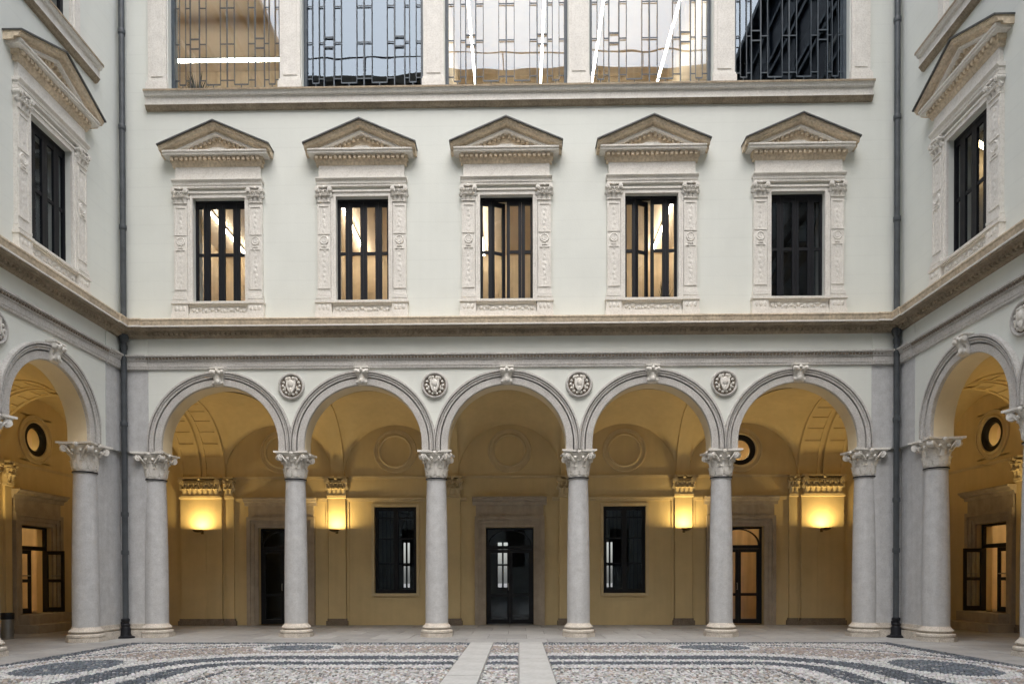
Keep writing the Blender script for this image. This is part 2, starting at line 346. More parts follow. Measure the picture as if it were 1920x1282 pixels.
# ------------------------------------------------------------------ prototypes: pedimented window surround
def aedicule():
    b = MB()
    for s in (-1, 1):
        b.box(s*.585, s*.64, -.045, 0, 7.46, 9.77); b.box(s*.64, s*.682, -.07, 0, 7.46, 9.80)
    b.box(-.64, .64, -.045, 0, 9.77, 9.86); b.box(-.682, .682, -.07, 0, 9.86, 9.90)
    root = obj('window_surround', b, 'stone_white')
    P = lambda nm, bb, mm='stone_white', sm=None: obj(nm, bb, mm, root, smooth=sm)
    for s in (-1, 1):
        b = MB(); a, c = (s*.69, s*.985)
        b.box(a, c, -.075, 0, 7.60, 9.625)
        for (z0, z1) in ((7.72, 8.62), (8.92, 9.56)):       # raised rims that leave sunk panels
            for x0, x1 in ((.705, .735), (.94, .97)): b.box(s*x0, s*x1, -.09, -.07, z0, z1)
            b.box(s*.735, s*.94, -.09, -.07, z0, z0+.03); b.box(s*.735, s*.94, -.09, -.07, z1-.03, z1)
            for k in range(int((z1-z0)/.11)): b.sphere((s*(.837+.012*(-1)**k), -.0745, z0+.08+k*.11), (.038, .008, .045), 6, 4)
        b.lathe([(0,-.085),(.05,-.09),(.062,-.08),(.085,-.095),(.10,-.085),(.10,-.07)], 16, (s*.837, 8.79), 'y'); b.box(s*.78, s*.894, -.10, -.07, 8.64, 8.668)
        P('pilaster', b)
        b = MB()
        b.box(s*.68, s*1.0, -.10, 0, 7.56, 7.60); b.box(s*.672, s*1.008, -.115, 0, 7.50, 7.55); b.box(s*.665, s*1.015, -.105, 0, 7.455, 7.50)
        b.box(s*.652, s*1.035, -.14, 0, 7.40, 7.455); b.box(s*.668, s*1.018, -.115, 0, 7.19, 7.40); b.box(s*.655, s*1.032, -.135, 0, 7.03, 7.19)
        for k in range(3): b.sphere((s*(.75+k*.09), -.115, 7.30), (.04, .02, .06), 6, 4)
        P('pedestal', b)
        b = MB(); flat_capital(b, s*.837, .34, 9.625, 9.965, .14, .115); P('pilaster_capital', b, sm=50)
    b = MB(); b.box(-.655, .655, -.125, .1, 7.405, 7.455); b.box(-.655, .655, -.09, 0, 7.375, 7.405); P('sill', b)
    b = MB(); b.box(-.655, .655, -.05, 0, 7.19, 7.375); b.box(-.655, .655, -.10, 0, 7.03, 7.19)
    for k in range(9): b.sphere((-.56+k*.14, -.05, 7.285+.02*math.sin(k*2.1)), (.055, .03, .05), 7, 4); b.sphere((-.49+k*.14, -.05, 7.25), (.03, .022, .03), 6, 4) if k < 8 else 0
    P('apron', b, sm=50)
    b = MB(); b.box(-.985, .985, -.095, 0, 9.967, 10.02); b.box(-.99, .99, -.11, 0, 10.02, 10.075); b.moulding([(0,10.14),(.155,10.14),(.155,10.115),(.115,10.075),(0,10.075)], -1.01, 1.01); P('architrave', b)
    b = MB(); b.box(-.95, .95, -.075, 0, 10.14, 10.43); P('frieze', b)
    b = MB(); b.moulding([(0,10.52),(.14,10.52),(.125,10.47),(.085,10.43),(0,10.43)], -1.0, 1.0); b.moulding([(0,10.61),(.15,10.61),(.145,10.52),(0,10.52)], -1.03, 1.03)
    for k in range(19): b.box(-1.0+k*.1055, -1.0+k*.1055+.062, -.20, -.14, 10.53, 10.60)
    P('dentil_band', b, 'stone_crown')
    b = MB(); b.moulding([(0,10.70),(.275,10.70),(.275,10.668),(.25,10.655),(.25,10.62),(.20,10.61),(0,10.61)], -1.15, 1.15); P('corona', b, 'stone_white')
    b = MB(); b.prism([(-.98,10.70),(.98,10.70),(0,11.12)], -.05, 0); P('tympanum', b, 'stone_crown')
    b = MB(); b.prism([(-.50,10.702),(.50,10.702),(.12,10.87),(-.12,10.87)], -.065, -.045); b.box(-.86, .86, -.10, -.03, 10.701, 10.725); P('tympanum_relief', b)
    sl = (11.30-10.79)/1.215
    def rake(bb, prof, e0):                                # closed profile (p, depth below the top edge) swept up both slopes
        n = len(prof)
        for sg in (-1, 1):
            vs = [(sg*e0, -p, 10.79+(1.215-e0)*sl-d) for p, d in prof]+[(0, -p, 11.30-d) for p, d in prof]
            fs = [(i, (i+1) % n, (i+1) % n+n, i+n) for i in range(n)]+[tuple(range(n-1, -1, -1)), tuple(range(n, 2*n))]
            bb.add(vs, fs if sg < 0 else [q[::-1] for q in fs])
    b = MB(); f = MB(); g = MB()
    rake(b, [(0,.01),(.31,.01),(.31,.05),(.29,.065),(.275,.10),(.19,.11),(.18,.15),(.10,.16),(0,.16)], 1.215)
    rake(f, [(0,-.014),(.35,-.014),(.35,.012),(0,.012)], 1.235)
    rake(g, [(0,.155),(.18,.16),(.18,.205),(.12,.215),(0,.215)], 1.03)
    for sg in (-1, 1):
        for k in range(9):
            e_ = .90-k*.10; zc = 10.79-.215+(1.215-e_)*sl; b.box(sg*e_, sg*(e_-.06), -.115, -.045, zc-.055, zc+.02)
    P('raking_cornice', b, 'stone_crown'); P('flashing', f, 'flashing'); P('raking_fillet', g, 'stone_white')
    return root
AED = aedicule()

# ------------------------------------------------------------------ prototype: four-leaf casement
def casement(open_leaf=None, lower=7.455, upper=9.775, hw=.58, v=.1, gl='glass'):
    b = MB(); b.box(-hw, -hw+.03, v, v+.08, lower, upper); b.box(hw-.03, hw, v, v+.08, lower, upper)
    b.box(-hw+.03, hw-.03, v, v+.08, upper-.06, upper); b.box(-hw+.03, hw-.03, v, v+.08, lower, lower+.03)
    root = obj('casement_window', b, 'iron')
    ed = [-hw+.03, -.335, 0, .335, hw-.03]; zm = lower+(upper-lower)*.485; z0, z1 = lower+.03, upper-.06
    for i in range(4):
        wd = ed[i+1]-ed[i]-.004; sl_, sr = (.02 if i == 0 else .072), (.02 if i == 3 else .072)
        b = MB(); b.box(0, sl_, 0, .05, z0, z1); b.box(wd-sr, wd, 0, .05, z0, z1); b.box(sl_, wd-sr, .004, .046, z1-.10, z1); b.box(sl_, wd-sr, .004, .046, z0, z0+.03); b.box(sl_, wd-sr, .008, .042, zm-.032, zm+.032)
        lf = obj('leaf', b, 'iron', root, loc=(ed[i]+.002, v+.012, 0), rz=R(24) if open_leaf == i else 0)
        for a, c in ((z0+.03, zm-.032), (zm+.032, z1-.10)):
            p = MB(); p.add([(sl_, .025, a), (wd-sr, .025, a), (wd-sr, .025, c), (sl_, .025, c)], [(0,1,2,3)]); po = obj('pane', p, gl, root, loc=lf.location, rz=lf.rotation_euler.z)
    return root
CAS = casement(); CAS_OPEN = casement(1); CAS_DARK = casement(None, gl='glass_dark')

# ------------------------------------------------------------------ prototypes: keystone, medallion
def keystone():
    b = MB(); pr = [(0,5.975),(.17,5.975),(.20,5.955),(.20,5.935),(.16,5.92),(.19,5.88),(.185,5.83),(.15,5.79),(.115,5.74),(.11,5.69),(.135,5.65),(.125,5.61),(.08,5.595),(0,5.60)]
    n = len(pr); vs = [(-.13+.02*(5.975-z)/.38*1.6, -p, z) for p, z in pr]+[(.13-.02*(5.975-z)/.38*1.6, -p, z) for p, z in pr]
    b.add(vs, [(i, (i+1) % n, (i+1) % n+n, i+n) for i in range(n)]+[tuple(range(n-1, -1, -1)), tuple(range(n, 2*n))])
    b.box(-.155, .155, -.215, 0, 5.94, 5.972)
    for s in (-1, 1):
        b.rod((s*.085, -.175, 5.875), (s*.15, -.175, 5.875), .052, 10); b.rod((s*.07, -.12, 5.65), (s*.125, -.12, 5.65), .034, 8); b.sphere((s*.06, -.2, 5.86), (.04, .03, .05), 7, 5)
    b.leaf((0, 0, .14, 5.64), -math.pi/2, .15, .24, .05); b.sphere((0, -.165, 5.67), (.05, .03, .06), 8, 5); b.sphere((0, -.205, 5.90), (.045, .03, .04), 8, 5)
    return b.mesh('keystone', 45)
KEY = keystone(); KEY.materials.append(MAT['stone_white'])
def medallion():
    root_b = MB(); root_b.lathe([(.238,-.012),(.245,-.03),(.255,-.055),(.275,-.06),(.29,-.05),(.30,-.02),(.302,0)], 32, (0, 0), 'y')
    ring = root_b.mesh('roundel', 50)
    b = MB(); b.prism([(-.10,.14),(-.105,.02),(-.075,-.08),(0,-.19),(.075,-.08),(.105,.02),(.10,.14),(.05,.12),(0,.15),(-.05,.12)][::-1], -.075, -.01)
    b.sphere((0, -.07, .04), (.07, .035, .09), 10, 6); b.sphere((0, -.07, -.10), (.03, .03, .08), 8, 5)
    for k in range(14):
        a = math.pi/2+math.pi*2*(k+.5)/14; rr = .185; b.sphere((rr*math.cos(a), -.03, rr*math.sin(a)), (.034, .03, .034), 6, 4)
    for s in (-1, 1):
        b.sphere((s*.09, -.04, .17), (.05, .03, .03), 7, 4); b.sphere((s*.13, -.05, -.06), (.02, .03, .06), 6, 4)
    shield = b.mesh('shield', 50)
    ring.materials.append(MAT['stone_arch']); shield.materials.append(MAT['stone_white']); return ring, shield
MED, SHIELD = medallion()
DISC = MB().lathe([(0,-.01),(.245,-.01),(.245,0)], 32, (0, 0), 'y').mesh('field'); DISC.materials.append(MAT['stone_dark'])

# ------------------------------------------------------------------ prototype: arcade mouldings
ARCH_R = 1.31
def archivolt(parent, uc, half):
    zc = ZS+.13; k = half/1.6; ri = half-.29
    b = MB(); pr = [(ri,.02),(ri,-.045),(ri+.012,-.055),(ri+.15,-.055),(ri+.152,-.0),(ri+.174,-.0),(ri+.176,-.075),(ri+.215,-.075),(ri+.235,-.10),(ri+.25,-.10),(ri+.252,-.03),(ri+.272,-.03),(ri+.276,-.11),(ri+.315,-.11),(ri+.315,.02)]
    zz = ZS+(half-.29+1.45-1.31)-(half-.29)
    b.arch(pr, uc, ZS+.14, ZS, half-.002, 48); o = obj('archivolt', b, 'stone_arch', parent, smooth=35)
    b = MB(); b.arch([(ri-.004,.425),(ri-.004,.02),(ri+.03,.02),(ri+.03,.425)], uc, ZS+.14, ZS, half, 40)
    obj('arch_soffit', b, 'soffit_cream', o, smooth=35)
    obj('keystone', KEY, parent=o, loc=(uc, 0, (ri-1.31)))
    return o
def spandrel_mesh(b, uc, half, ztop, v0, v1):
    ri = half-.275; zc = ZS+.14; us = [uc-half]+[uc+ri*math.cos(math.pi-math.pi*i/40) for i in range(41)]+[uc+half]
    zb = [ZS]+[zc+ri*math.sin(math.pi*i/40) for i in range(41)]+[ZS]; zb[1] = zb[-2] = zc
    for i in range(len(us)-1):
        if i in (0, len(us)-2): za = zbb = ZS
        else: za, zbb = zb[i], zb[i+1]
        a, c = us[i], us[i+1]
        b.add([(a,v0,za),(c,v0,zbb),(c,v0,ztop),(a,v0,ztop)], [(0,1,2,3)]); b.add([(a,v1,za),(c,v1,zbb),(c,v1,ztop),(a,v1,ztop)], [(3,2,1,0)])
        b.add([(a,v0,za),(c,v0,zbb),(c,v1,zbb),(a,v1,za)], [(3,2,1,0)])
        if i in (0, len(us)-2):
            uu = c if i == 0 else a; b.add([(uu,v0,ZS),(uu,v0,zc),(uu,v1,zc),(uu,v1,ZS)], [(0,1,2,3)])

# loggia vaulting: groin vault over one bay; rib = flat arch across the walk
def vault_mesh(u0, u1, v0, v1, h, n=28):
    b = MB(); uc, hu, vc, hv = (u0+u1)/2, (u1-u0)/2, (v0+v1)/2, (v1-v0)/2; vs = []
    for j in range(n+1):
        for i in range(n+1):
            a = -math.cos(math.pi*i/n); c = -math.cos(math.pi*j/n)
            z1 = h*math.sqrt(max(0, 1-a*a))+.30*(1-c*c); z2 = hv*math.sqrt(max(0, 1-c*c))*.985; z = (z1**9+z2**9)**(1/9)*.985
            vs.append((uc+a*hu, vc+c*hv, ZS+.01+z))
    b.add(vs, [(j*(n+1)+i, (j+1)*(n+1)+i, (j+1)*(n+1)+i+1, j*(n+1)+i+1) for j in range(n) for i in range(n)])
    return b
def rib(b, ua, ub, v0, v1, h, t=.10, n=28):
    vc, hv = (v0+v1)/2, (v1-v0)/2; vs = []
    for i in range(n+1):
        a = math.pi*i/n; c, s_ = -math.cos(a), math.sin(a)
        for (u, q) in ((ua, 0), (ub, 0), (ub, t*2.2), (ua, t*2.2)): vs.append((u, vc+c*(hv-t+q), ZS+s_*(h-t+q)))
    b.add(vs, [(i*4+k, i*4+(k+1) % 4, (i+1)*4+(k+1) % 4, (i+1)*4+k) for i in range(n) for k in range(4)])
def coffers(b, ua, ub, v0, v1, h, t, n=28):          # raised rims and cross bars on a wide band
    rw = .085
    ua, ub = ua+.012, ub-.012
    rib(b, ua, ua+rw, v0, v1, h, t+.03, n); rib(b, ub-rw, ub, v0, v1, h, t+.03, n)
    vc, hv = (v0+v1)/2, (v1-v0)/2
    for k in range(15):
        a0 = math.pi*(k+.62)/15.2; a1 = a0+math.pi*.34/15.2; vs = []
        for a in (a0, a1):
            c, s_ = -math.cos(a), math.sin(a)
            for (u, q) in ((ua+rw, 0), (ub-rw, 0), (ub-rw, .07), (ua+rw, .07)): vs.append((u, vc+c*(hv-t-.02+q), ZS+s_*(h-t-.02+q)))
        b.add(vs, [(0,1,5,4),(1,2,6,5),(3,0,4,7),(0,3,2,1),(4,5,6,7)])

# ------------------------------------------------------------------ shared long mouldings
CORNICE = [(0,7.03),(.30,7.015),(.335,7.0),(.335,6.975),(.32,6.95),(.31,6.90),(.298,6.862),(0,6.862)]
EDGE = [(0,6.861),(.312,6.861),(.312,6.83),(0,6.83)]
BED = [(0,6.829),(.285,6.829),(.275,6.80),(.16,6.79),(.15,6.755),(.115,6.745),(.105,6.69),(.06,6.69),(.045,6.675),(0,6.67)]
ARCHITRAVE = [(0,6.28),(.125,6.275),(.125,6.245),(.10,6.235),(.075,6.20),(.065,6.155),(.05,6.15),(.05,6.03),(.04,6.025),(.04,5.985),(.02,5.97),(0,5.965)]
LEDGE = [(0,12.10),(.19,12.085),(.19,12.045),(.165,12.02),(.15,11.98),(.105,11.97),(.095,11.85),(.11,11.845),(.11,11.80),(.075,11.76),(.05,11.72),(0,11.71)]
def cornice(parent, u0, u1, m0, m1, d0, d1):
    b = MB(); b.moulding(CORNICE, u0, u1, m0, m1); o = obj('cornice', b, 'stone_crown', parent)
    b = MB(); b.moulding(EDGE, u0, u1, m0, m1); obj('edge_fillet', b, 'stone_white', o)
    b = MB(); b.moulding(BED, u0, u1, m0, m1); obj('bed_moulding', b, 'stone_stain_shade', o)  # darker brown than the crown: stain plus painted-in soffit shade
    d = MB(); n = int((d1-d0)/.115)
    for k in range(n): d.box(d0+k*.115, d0+k*.115+.066, -.165, -.105, 6.70, 6.75)
    obj('dentil_row', d, 'stone_stain_shade', o, kind='stuff')
    b = MB(); b.moulding(ARCHITRAVE, u0, u1, m0, m1); o2 = obj('architrave', b, 'stone_arch', parent)
    d = MB(); n = int((d1-d0)/.075)
    for k in range(n): d.box(d0+k*.075, d0+k*.075+.044, -.105, -.07, 6.185, 6.225)
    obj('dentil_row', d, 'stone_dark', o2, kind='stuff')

def pier_break(parent, ua, ub, m0, m1):
    for nm, prof, mm in (('cornice_break', CORNICE, 'stone_crown'), ('cornice_break', EDGE, 'stone_white'), ('cornice_break', BED, 'stone_stain_shade'), ('architrave_break', ARCHITRAVE, 'stone_arch')):
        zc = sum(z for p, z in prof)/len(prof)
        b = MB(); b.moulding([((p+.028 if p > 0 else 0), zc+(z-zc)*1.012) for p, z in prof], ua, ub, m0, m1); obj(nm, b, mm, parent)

def door_surround(parent, uc, z0, hw, ztop, v, zc=3.56, big=1.18):
    b = MB()
    for s in (-1, 1):
        b.box(uc+s*hw, uc+s*(hw+.10), v-.05, v, z0, ztop+.10); b.box(uc+s*(hw+.10), uc+s*(hw+.20), v-.085, v, z0, ztop+.20); b.box(uc+s*(hw+.20), uc+s*(hw+.30), v-.13, v, z0, ztop+.30)
    b.box(uc-hw, uc+hw, v-.05, v, ztop, ztop+.10); b.box(uc-hw-.10, uc+hw+.10, v-.085, v, ztop+.10, ztop+.20); b.box(uc-hw-.20, uc+hw+.20, v-.13, v, ztop+.20, ztop+.30)
    b.box(uc-hw-.27, uc+hw+.27, v-.07, v, ztop+.30, zc-.22)
    b.moulding([(0,zc),(.27,zc),(.27,zc-.035),(.22,zc-.07),(.20,zc-.11),(.12,zc-.14),(.10,zc-.22),(0,zc-.22)], uc-hw-.36, uc+hw+.36)
    if v: b.v = b.v[:-16]+[(x, y+v, z) for x, y, z in b.v[-16:]]
    return obj('door_surround', b, 'door_stone', parent)

def glazed_door(parent, uc, z0, z1, hw, v, leaf_open=None, gl='glass_dark', trans=.55):
    zt = z1-trans; b = MB()
    b.box(uc-hw, uc-hw+.05, v, v+.09, z0, z1); b.box(uc+hw-.05, uc+hw, v, v+.09, z0, z1); b.box(uc-hw+.05, uc+hw-.05, v, v+.09, z1-.05, z1); b.box(uc-hw+.05, uc+hw-.05, v, v+.09, zt-.05, zt+.05)
    o = obj('door', b, 'iron', parent)
    b = MB(); n = 16; r0, r1 = hw-.09, hw-.05; vs = []
    for i in range(n+1):
        a = math.pi*i/n; q = min(1, (trans-.12)/r0)
        for r_ in (r0, r1):
            for vv in (v+.01, v+.07): vs.append((uc+r_*math.cos(a), vv, zt+.05+r_*q*math.sin(a)))
    b.add(vs, [(i*4+p, i*4+q_, (i+1)*4+q_, (i+1)*4+p) for i in range(n) for p, q_ in ((0,1),(1,3),(3,2),(2,0))])
    if leaf_open is None: obj('fanlight_bar', b, 'iron', o)
    p = MB(); p.add([(uc-hw+.05, v+.05, zt+.05), (uc+hw-.05, v+.05, zt+.05), (uc+hw-.05, v+.05, z1-.05), (uc-hw+.05, v+.05, z1-.05)], [(0,1,2,3)]); obj('transom_pane', p, gl, o)
    wd = hw-.05
    for s in (-1, 1):
        b = MB(); x = lambda q: -s*q
        b.box(x(0), x(.085), .01, .06, z0+.01, zt-.055); b.box(x(wd-.075), x(wd-.002), .01, .06, z0+.01, zt-.055)
        for a, c in ((z0+.01, z0+.13), (z0+.78, z0+.86), (zt-.15, zt-.055)): b.box(x(.085), x(wd-.075), .014, .056, a, c)
        ang = 0
        if leaf_open == s: ang = s*R(88)
        lf = obj('leaf', b, 'iron', o, loc=(uc+s*wd, v, 0), rz=ang)
        for a, c in ((z0+.13, z0+.78), (z0+.86, zt-.15)):
            p = MB(); p.add([(x(.085), .035, a), (x(wd-.075), .035, a), (x(wd-.075), .035, c), (x(.085), .035, c)], [(0,1,2,3)]); obj('pane', p, gl, o, loc=lf.location, rz=ang)
        h = MB(); h.rod((x(.14), -.03, z0+.95), (x(wd-.1), -.03, z0+.95), .014, 8); h.rod((x(.14), -.03, z0+.95), (x(.14), .02, z0+.95), .01, 6); h.rod((x(wd-.1), -.03, z0+.95), (x(wd-.1), .02, z0+.95), .01, 6)
        if leaf_open: obj('push_bar', h, 'steel', o, loc=lf.location, rz=ang)
        elif s == -1:
            h = MB(); h.rod((x(wd-.04), -.035, z0+.95), (x(wd-.04), -.035, z0+1.15), .013, 8); h.rod((x(wd-.04), -.035, z0+.96), (x(wd-.04), .02, z0+.96), .01, 6); h.rod((x(wd-.04), -.035, z0+1.14), (x(wd-.04), .02, z0+1.14), .01, 6); obj('handle', h, 'steel', o, loc=lf.location)
    return o

def ring_relief(parent, uc, zc, v, r, nm='roundel', mm='ochre_trim'):
    b = MB(); b.lathe([(r-.03,v),(r-.03,v-.03),(r,v-.045),(r+.03,v-.03),(r+.04,v-.012),(r+.12,v-.012),(r+.125,v-.035),(r+.16,v-.035),(r+.17,v)], 40, (uc, zc), 'y')
    return obj(nm, b, mm, parent, smooth=40)
def hole_panel(b, uc, zc, half, r, v0, v1, n=40):
    sq = []
    for i in range(n):
        a = 2*math.pi*i/n; c, s_ = math.cos(a), math.sin(a); q = half/max(abs(c), abs(s_)); sq.append((c*q, s_*q))
    for i in range(n):
        j = (i+1) % n; a, c = 2*math.pi*i/n, 2*math.pi*j/n
        A = (uc+r*math.cos(a), zc+r*math.sin(a)); B = (uc+r*math.cos(c), zc+r*math.sin(c)); Cc = (uc+sq[j][0], zc+sq[j][1]); D = (uc+sq[i][0], zc+sq[i][1])
        b.add([(A[0],v0,A[1]),(B[0],v0,B[1]),(Cc[0],v0,Cc[1]),(D[0],v0,D[1])], [(0,1,2,3)])
        b.add([(A[0],v0,A[1]),(B[0],v0,B[1]),(B[0],v1,B[1]),(A[0],v1,A[1])], [(3,2,1,0)])
def oculus(parent, uc, zc, v):
    b = MB(); b.lathe([(.44,v+.10),(.44,v+.02),(.425,v),(.30,v),(.285,v+.02),(.285,v+.10)], 40, (uc, zc), 'y'); o = obj('oculus_window', b, 'iron', parent, smooth=40)
    p = MB(); n = 32; p.add([(uc+.29*math.cos(2*math.pi*i/n), v+.06, zc+.29*math.sin(2*math.pi*i/n)) for i in range(n)], [tuple(range(n))]); obj('pane', p, 'glass', o)
    ring_relief(o, uc, zc, v-.002, .45, 'surround')
    return o
def pilaster(parent, uc, wd, v, p=.085, capw=None, z1=3.54, capz=4.14):
    b = MB(); b.box(uc-wd/2, uc+wd/2, v-p, v, .19, z1); o = obj('pilaster', b, 'ochre', parent)
    b = MB(); b.box(uc-wd/2-.06, uc+wd/2+.06, v-p-.06, v, 0, .13); b.box(uc-wd/2-.03, uc+wd/2+.03, v-p-.03, v, .13, .19); obj('base', b, 'stone_dark', o)
    b = MB(); flat_capital(b, uc, capw or wd*1.15, z1+.06, capz, p+.14, .17, v); b.moulding([(0,z1+.06),(p+.05,z1+.06),(p+.05,z1+.02),(p+.02,z1),(0,z1)], uc-wd/2-.02, uc+wd/2+.02)
    b.v = b.v[:-10]+[(x, y+v, z) for x, y, z in b.v[-10:]]
    obj('capital', b, 'ochre_trim', o, smooth=50); return o
def string_course(parent, u0, u1, z, v, h=.07, p=.05, nm='string_course'):
    b = MB(); b.box(u0, u1, v-p, v, z-h*.45, z); b.box(u0, u1, v-p*.5, v, z-h, z-h*.45); return obj(nm, b, 'ochre_trim', parent)

# ================================================================== THE WING WITH FIVE ARCHES
back = thing('palace_wing', 'cream palace wing with five arches, five pedimented windows and lattice windows above them', 'building')
def wall_obj(nm, b, mm, parent): return obj(nm, b, mm, parent)
b = MB()
for i in range(5): spandrel_mesh(b, (i-2)*BAY, BAY/2, 5.99, 0, .42)
for s in (-1, 1): b.box(s*8.0, s*(W+.5), 0.0, .5, ZS, 5.99)
obj('arcade_wall', b, 'plaster', back)
wc = [(i-2)*BAY for i in range(5)]
tw = [(-7.53, -5.03), (-4.54, -1.84), (-1.36, 1.36), (1.84, 4.54), (5.03, 7.53)]
holes = [(c-.585, c+.585, 7.45, 9.775) for c in wc]+[(a, c, 12.2, 16.4) for a, c in tw]
obj('upper_wall', wall_mesh(-W-2, W+2, 5.99, ZTOP, holes, 0, .45), 'plaster', back)
cornice(back, -W, W, True, True, -8.25, 8.25); pier_break(back, -W, -8.02, True, False); pier_break(back, 8.02, W, False, True)
for i in range(5): archivolt(back, wc[i], BAY/2)
for i, u in enumerate((-8.0, -4.8, -1.6, 1.6, 4.8, 8.0)): column(back, u, rz=R(90)*i)
for u in (-4.8, -1.6, 1.6, 4.8):
    o = obj('medallion', MED, parent=back, loc=(u, 0, 5.59)); obj('shield', SHIELD, parent=o); obj('field', DISC, parent=o)
for i, c in enumerate(wc):
    o = AED if i == 0 else copy_tree(AED); o.parent = back; o.location = (c, 0, 0)
    src = CAS_DARK if i == 4 else (CAS_OPEN if i in (2, 3) else CAS)
    o = copy_tree(src, back, (c, 0, 0))
b = MB(); b.moulding(LEDGE, -8.0, 8.0); obj('ledge', b, 'stone_white', back)
b = MB(); b.moulding([(0,12.105),(.197,12.090),(.197,12.048),(.17,12.035),(0,12.035)], -8.004, 8.004); b.moulding([(0,11.80),(.115,11.798),(.08,11.757),(.054,11.717),(0,11.709)], -8.004, 8.004); obj('ledge_trim', b, 'stone_stain_shade', back)
# corner piers of grey stone
def pier(parent, s, v0=.055):
    b = MB(); b.box(s*8.02, s*(W+.5), v0, .5, .28, ZS); b.box(s*8.03, s*(W+.0), -.006, .06, 0.28, 5.965) if 0 else None
    b.box(s*8.03, s*W, -.012, v0, ZS, 5.964) if 0 else None
    o = obj('corner_pier', b, 'stone_grey', parent)
    b = MB(); b.box(s*8.02, s*(W-.0), -.008, 0, ZS, 5.962); obj('pier_facing', b, 'stone_grey', o)
    b = MB(); b.box(s*8.06, s*W, v0-.11, .3, 0, .085); b.box(s*8.06, s*W, v0-.10, .3, .085, .165); b.box(s*8.06, s*W, v0-.04, .3, .165, .205); b.box(s*8.06, s*W, v0-.07, .3, .205, .235); b.box(s*8.06, s*W, v0-.03, .3, .235, .31); obj('base', b, 'stone_base', o)
    b = MB(); b.box(s*8.03, s*W, -.02, 0, 6.285, 6.64); obj('frieze_strip', b, 'plaster', o)
for s in (-1, 1): pier(back, s)

# top-floor lattice windows
piers_u = [(-7.98, -7.53), (-5.03, -4.54), (-1.84, -1.36), (1.36, 1.84), (4.54, 5.03), (7.53, 7.98)]
for a, c in piers_u:
    b = MB(); b.box(a+.02, c-.02, -.05, 0, 12.36, 16.6); b.box(a+.09, c-.09, -.065, -.05, 12.45, 16.5)
    o = obj('pilaster_strip', b, 'stone_white', back)
    b = MB(); b.box(a-.015, c+.015, -.10, 0, 12.106, 12.30); b.box(a+.0, c-.0, -.075, 0, 12.30, 12.36); obj('base', b, 'stone_white', o)
FR = [.07, .125, .167, .25, .311, .439, .5, .566, .693, .754, .838, .879, .934]
def lattice(a, c, z0=12.2, z1=16.4, v=.18):
    wd = c-a; X = lambda q: a+q*wd; b = MB(); t = .04
    b.box(a, a+.07, v-.03, v+.05, z0, z1); b.box(c-.07, c, v-.03, v+.05, z0, z1); b.box(a+.07, c-.07, v-.03, v+.05, z1-.06, z1)
    o = obj('lattice_window', b, 'lead_bar', back)
    b = MB(); g0, g1 = v-.008, v+.010; zb = 12.31
    b.box(a+.07, c-.07, g0, g1, zb-.025, zb+.02)
    thick = {2: .028, 3: .03, 6: .034, 9: .03, 10: .028}; stop = {0, 1, 4, 5, 7, 8, 11, 12}
    for i, q in enumerate(FR):
        r_ = thick.get(i, .017)/2*.86; b.box(X(q)-r_, X(q)+r_, g0, g1, (12.42 if i in stop else zb+.02), z1-.06)
        if i in thick: b.box(X(q)-r_, X(q)+r_, g0, g1, z0, zb-.025)
    g0 += .003; g1 -= .003
    for p, q in ((0, 1), (4, 5), (7, 8), (11, 12)):
        b.box(X(FR[p]), X(FR[q]), g0, g1, 12.405, 12.435); mid = (X(FR[p])+X(FR[q]))/2; b.box(mid-.01, mid+.01, g0, g1, zb, 12.405)
    for zz in (12.515, 13.325, 14.13, 14.94, 15.75):
        for p, q in ((0, FR[0]), (FR[1], FR[2]), (FR[3], FR[4]), (FR[5], FR[7]), (FR[8], FR[9]), (FR[10], FR[11]), (FR[12], 1)): b.box(X(p), X(q), g0, g1, zz-.011, zz+.011)
    for zz in (13.44, 13.225, 15.05, 14.84):
        for p, q in ((2, 3), (9, 10)): b.box(X(FR[p]), X(FR[q]), g0-.002, g1+.002, zz-.014, zz+.014)
    obj('grille', b, 'lead_bar', o)
    for p, q in ((0, .5), (.5, 1)):
        g = MB(); g.add([(X(p), v+.03, z0), (X(q), v+.03, z0), (X(q), v+.03, z1), (X(p), v+.03, z1)], [(0,1,2,3)])
        obj('pane', g, 'glass_sky', o)
for a, c in tw: lattice(a, c)

# ---- loggia behind the five arches
lw_h = [(-3.79, -2.61, .89, 3.31), (2.61, 3.79, .89, 3.31), (-.67, .67, 0, 2.73), (-7.05, -5.75, 0, 2.73), (5.75, 7.05, 0, 2.73), (5.82, 6.98, 4.30, 5.40)]
RU = W+DS
bw = wall_mesh(-RU-.3, RU+.3, 0, 6.35, lw_h, DL, DL+.4); hole_panel(bw, 6.4, 4.85, .5505, .445, DL, DL+.4)
bw.add([(5.82,DL,4.30),(6.98,DL,4.30),(6.98,DL,4.2995),(5.82,DL,4.2995)], [(0,1,2,3)])
bw.add([(5.82,DL,4.30),(5.8495,DL,4.30),(5.8495,DL,5.40),(5.82,DL,5.40)], [(0,1,2,3)]); bw.add([(6.9505,DL,4.30),(6.98,DL,4.30),(6.98,DL,5.40),(6.9505,DL,5.40)], [(0,1,2,3)])
obj('loggia_wall', bw, 'ochre', back)
oculus(back, 6.4, 4.85, DL)
for i in (0, 1, 2, 3): ring_relief(back, wc[i], 4.86, DL, .44)
for u0, u1 in ((-7.7, -5.14), (-4.5, -1.82), (-1.38, 1.38), (1.82, 4.5), (5.14, 7.7)): string_course(back, u0, u1, 4.17, DL)
for u0, u1 in ((-7.68, -7.44), (-5.36, -5.08), (-4.56, -1.8), (-1.4, -1.19), (1.19, 1.4), (1.8, 4.56), (5.08, 5.36), (7.44, 7.68)): string_course(back, u0, u1, 3.56, DL, .10, .07)
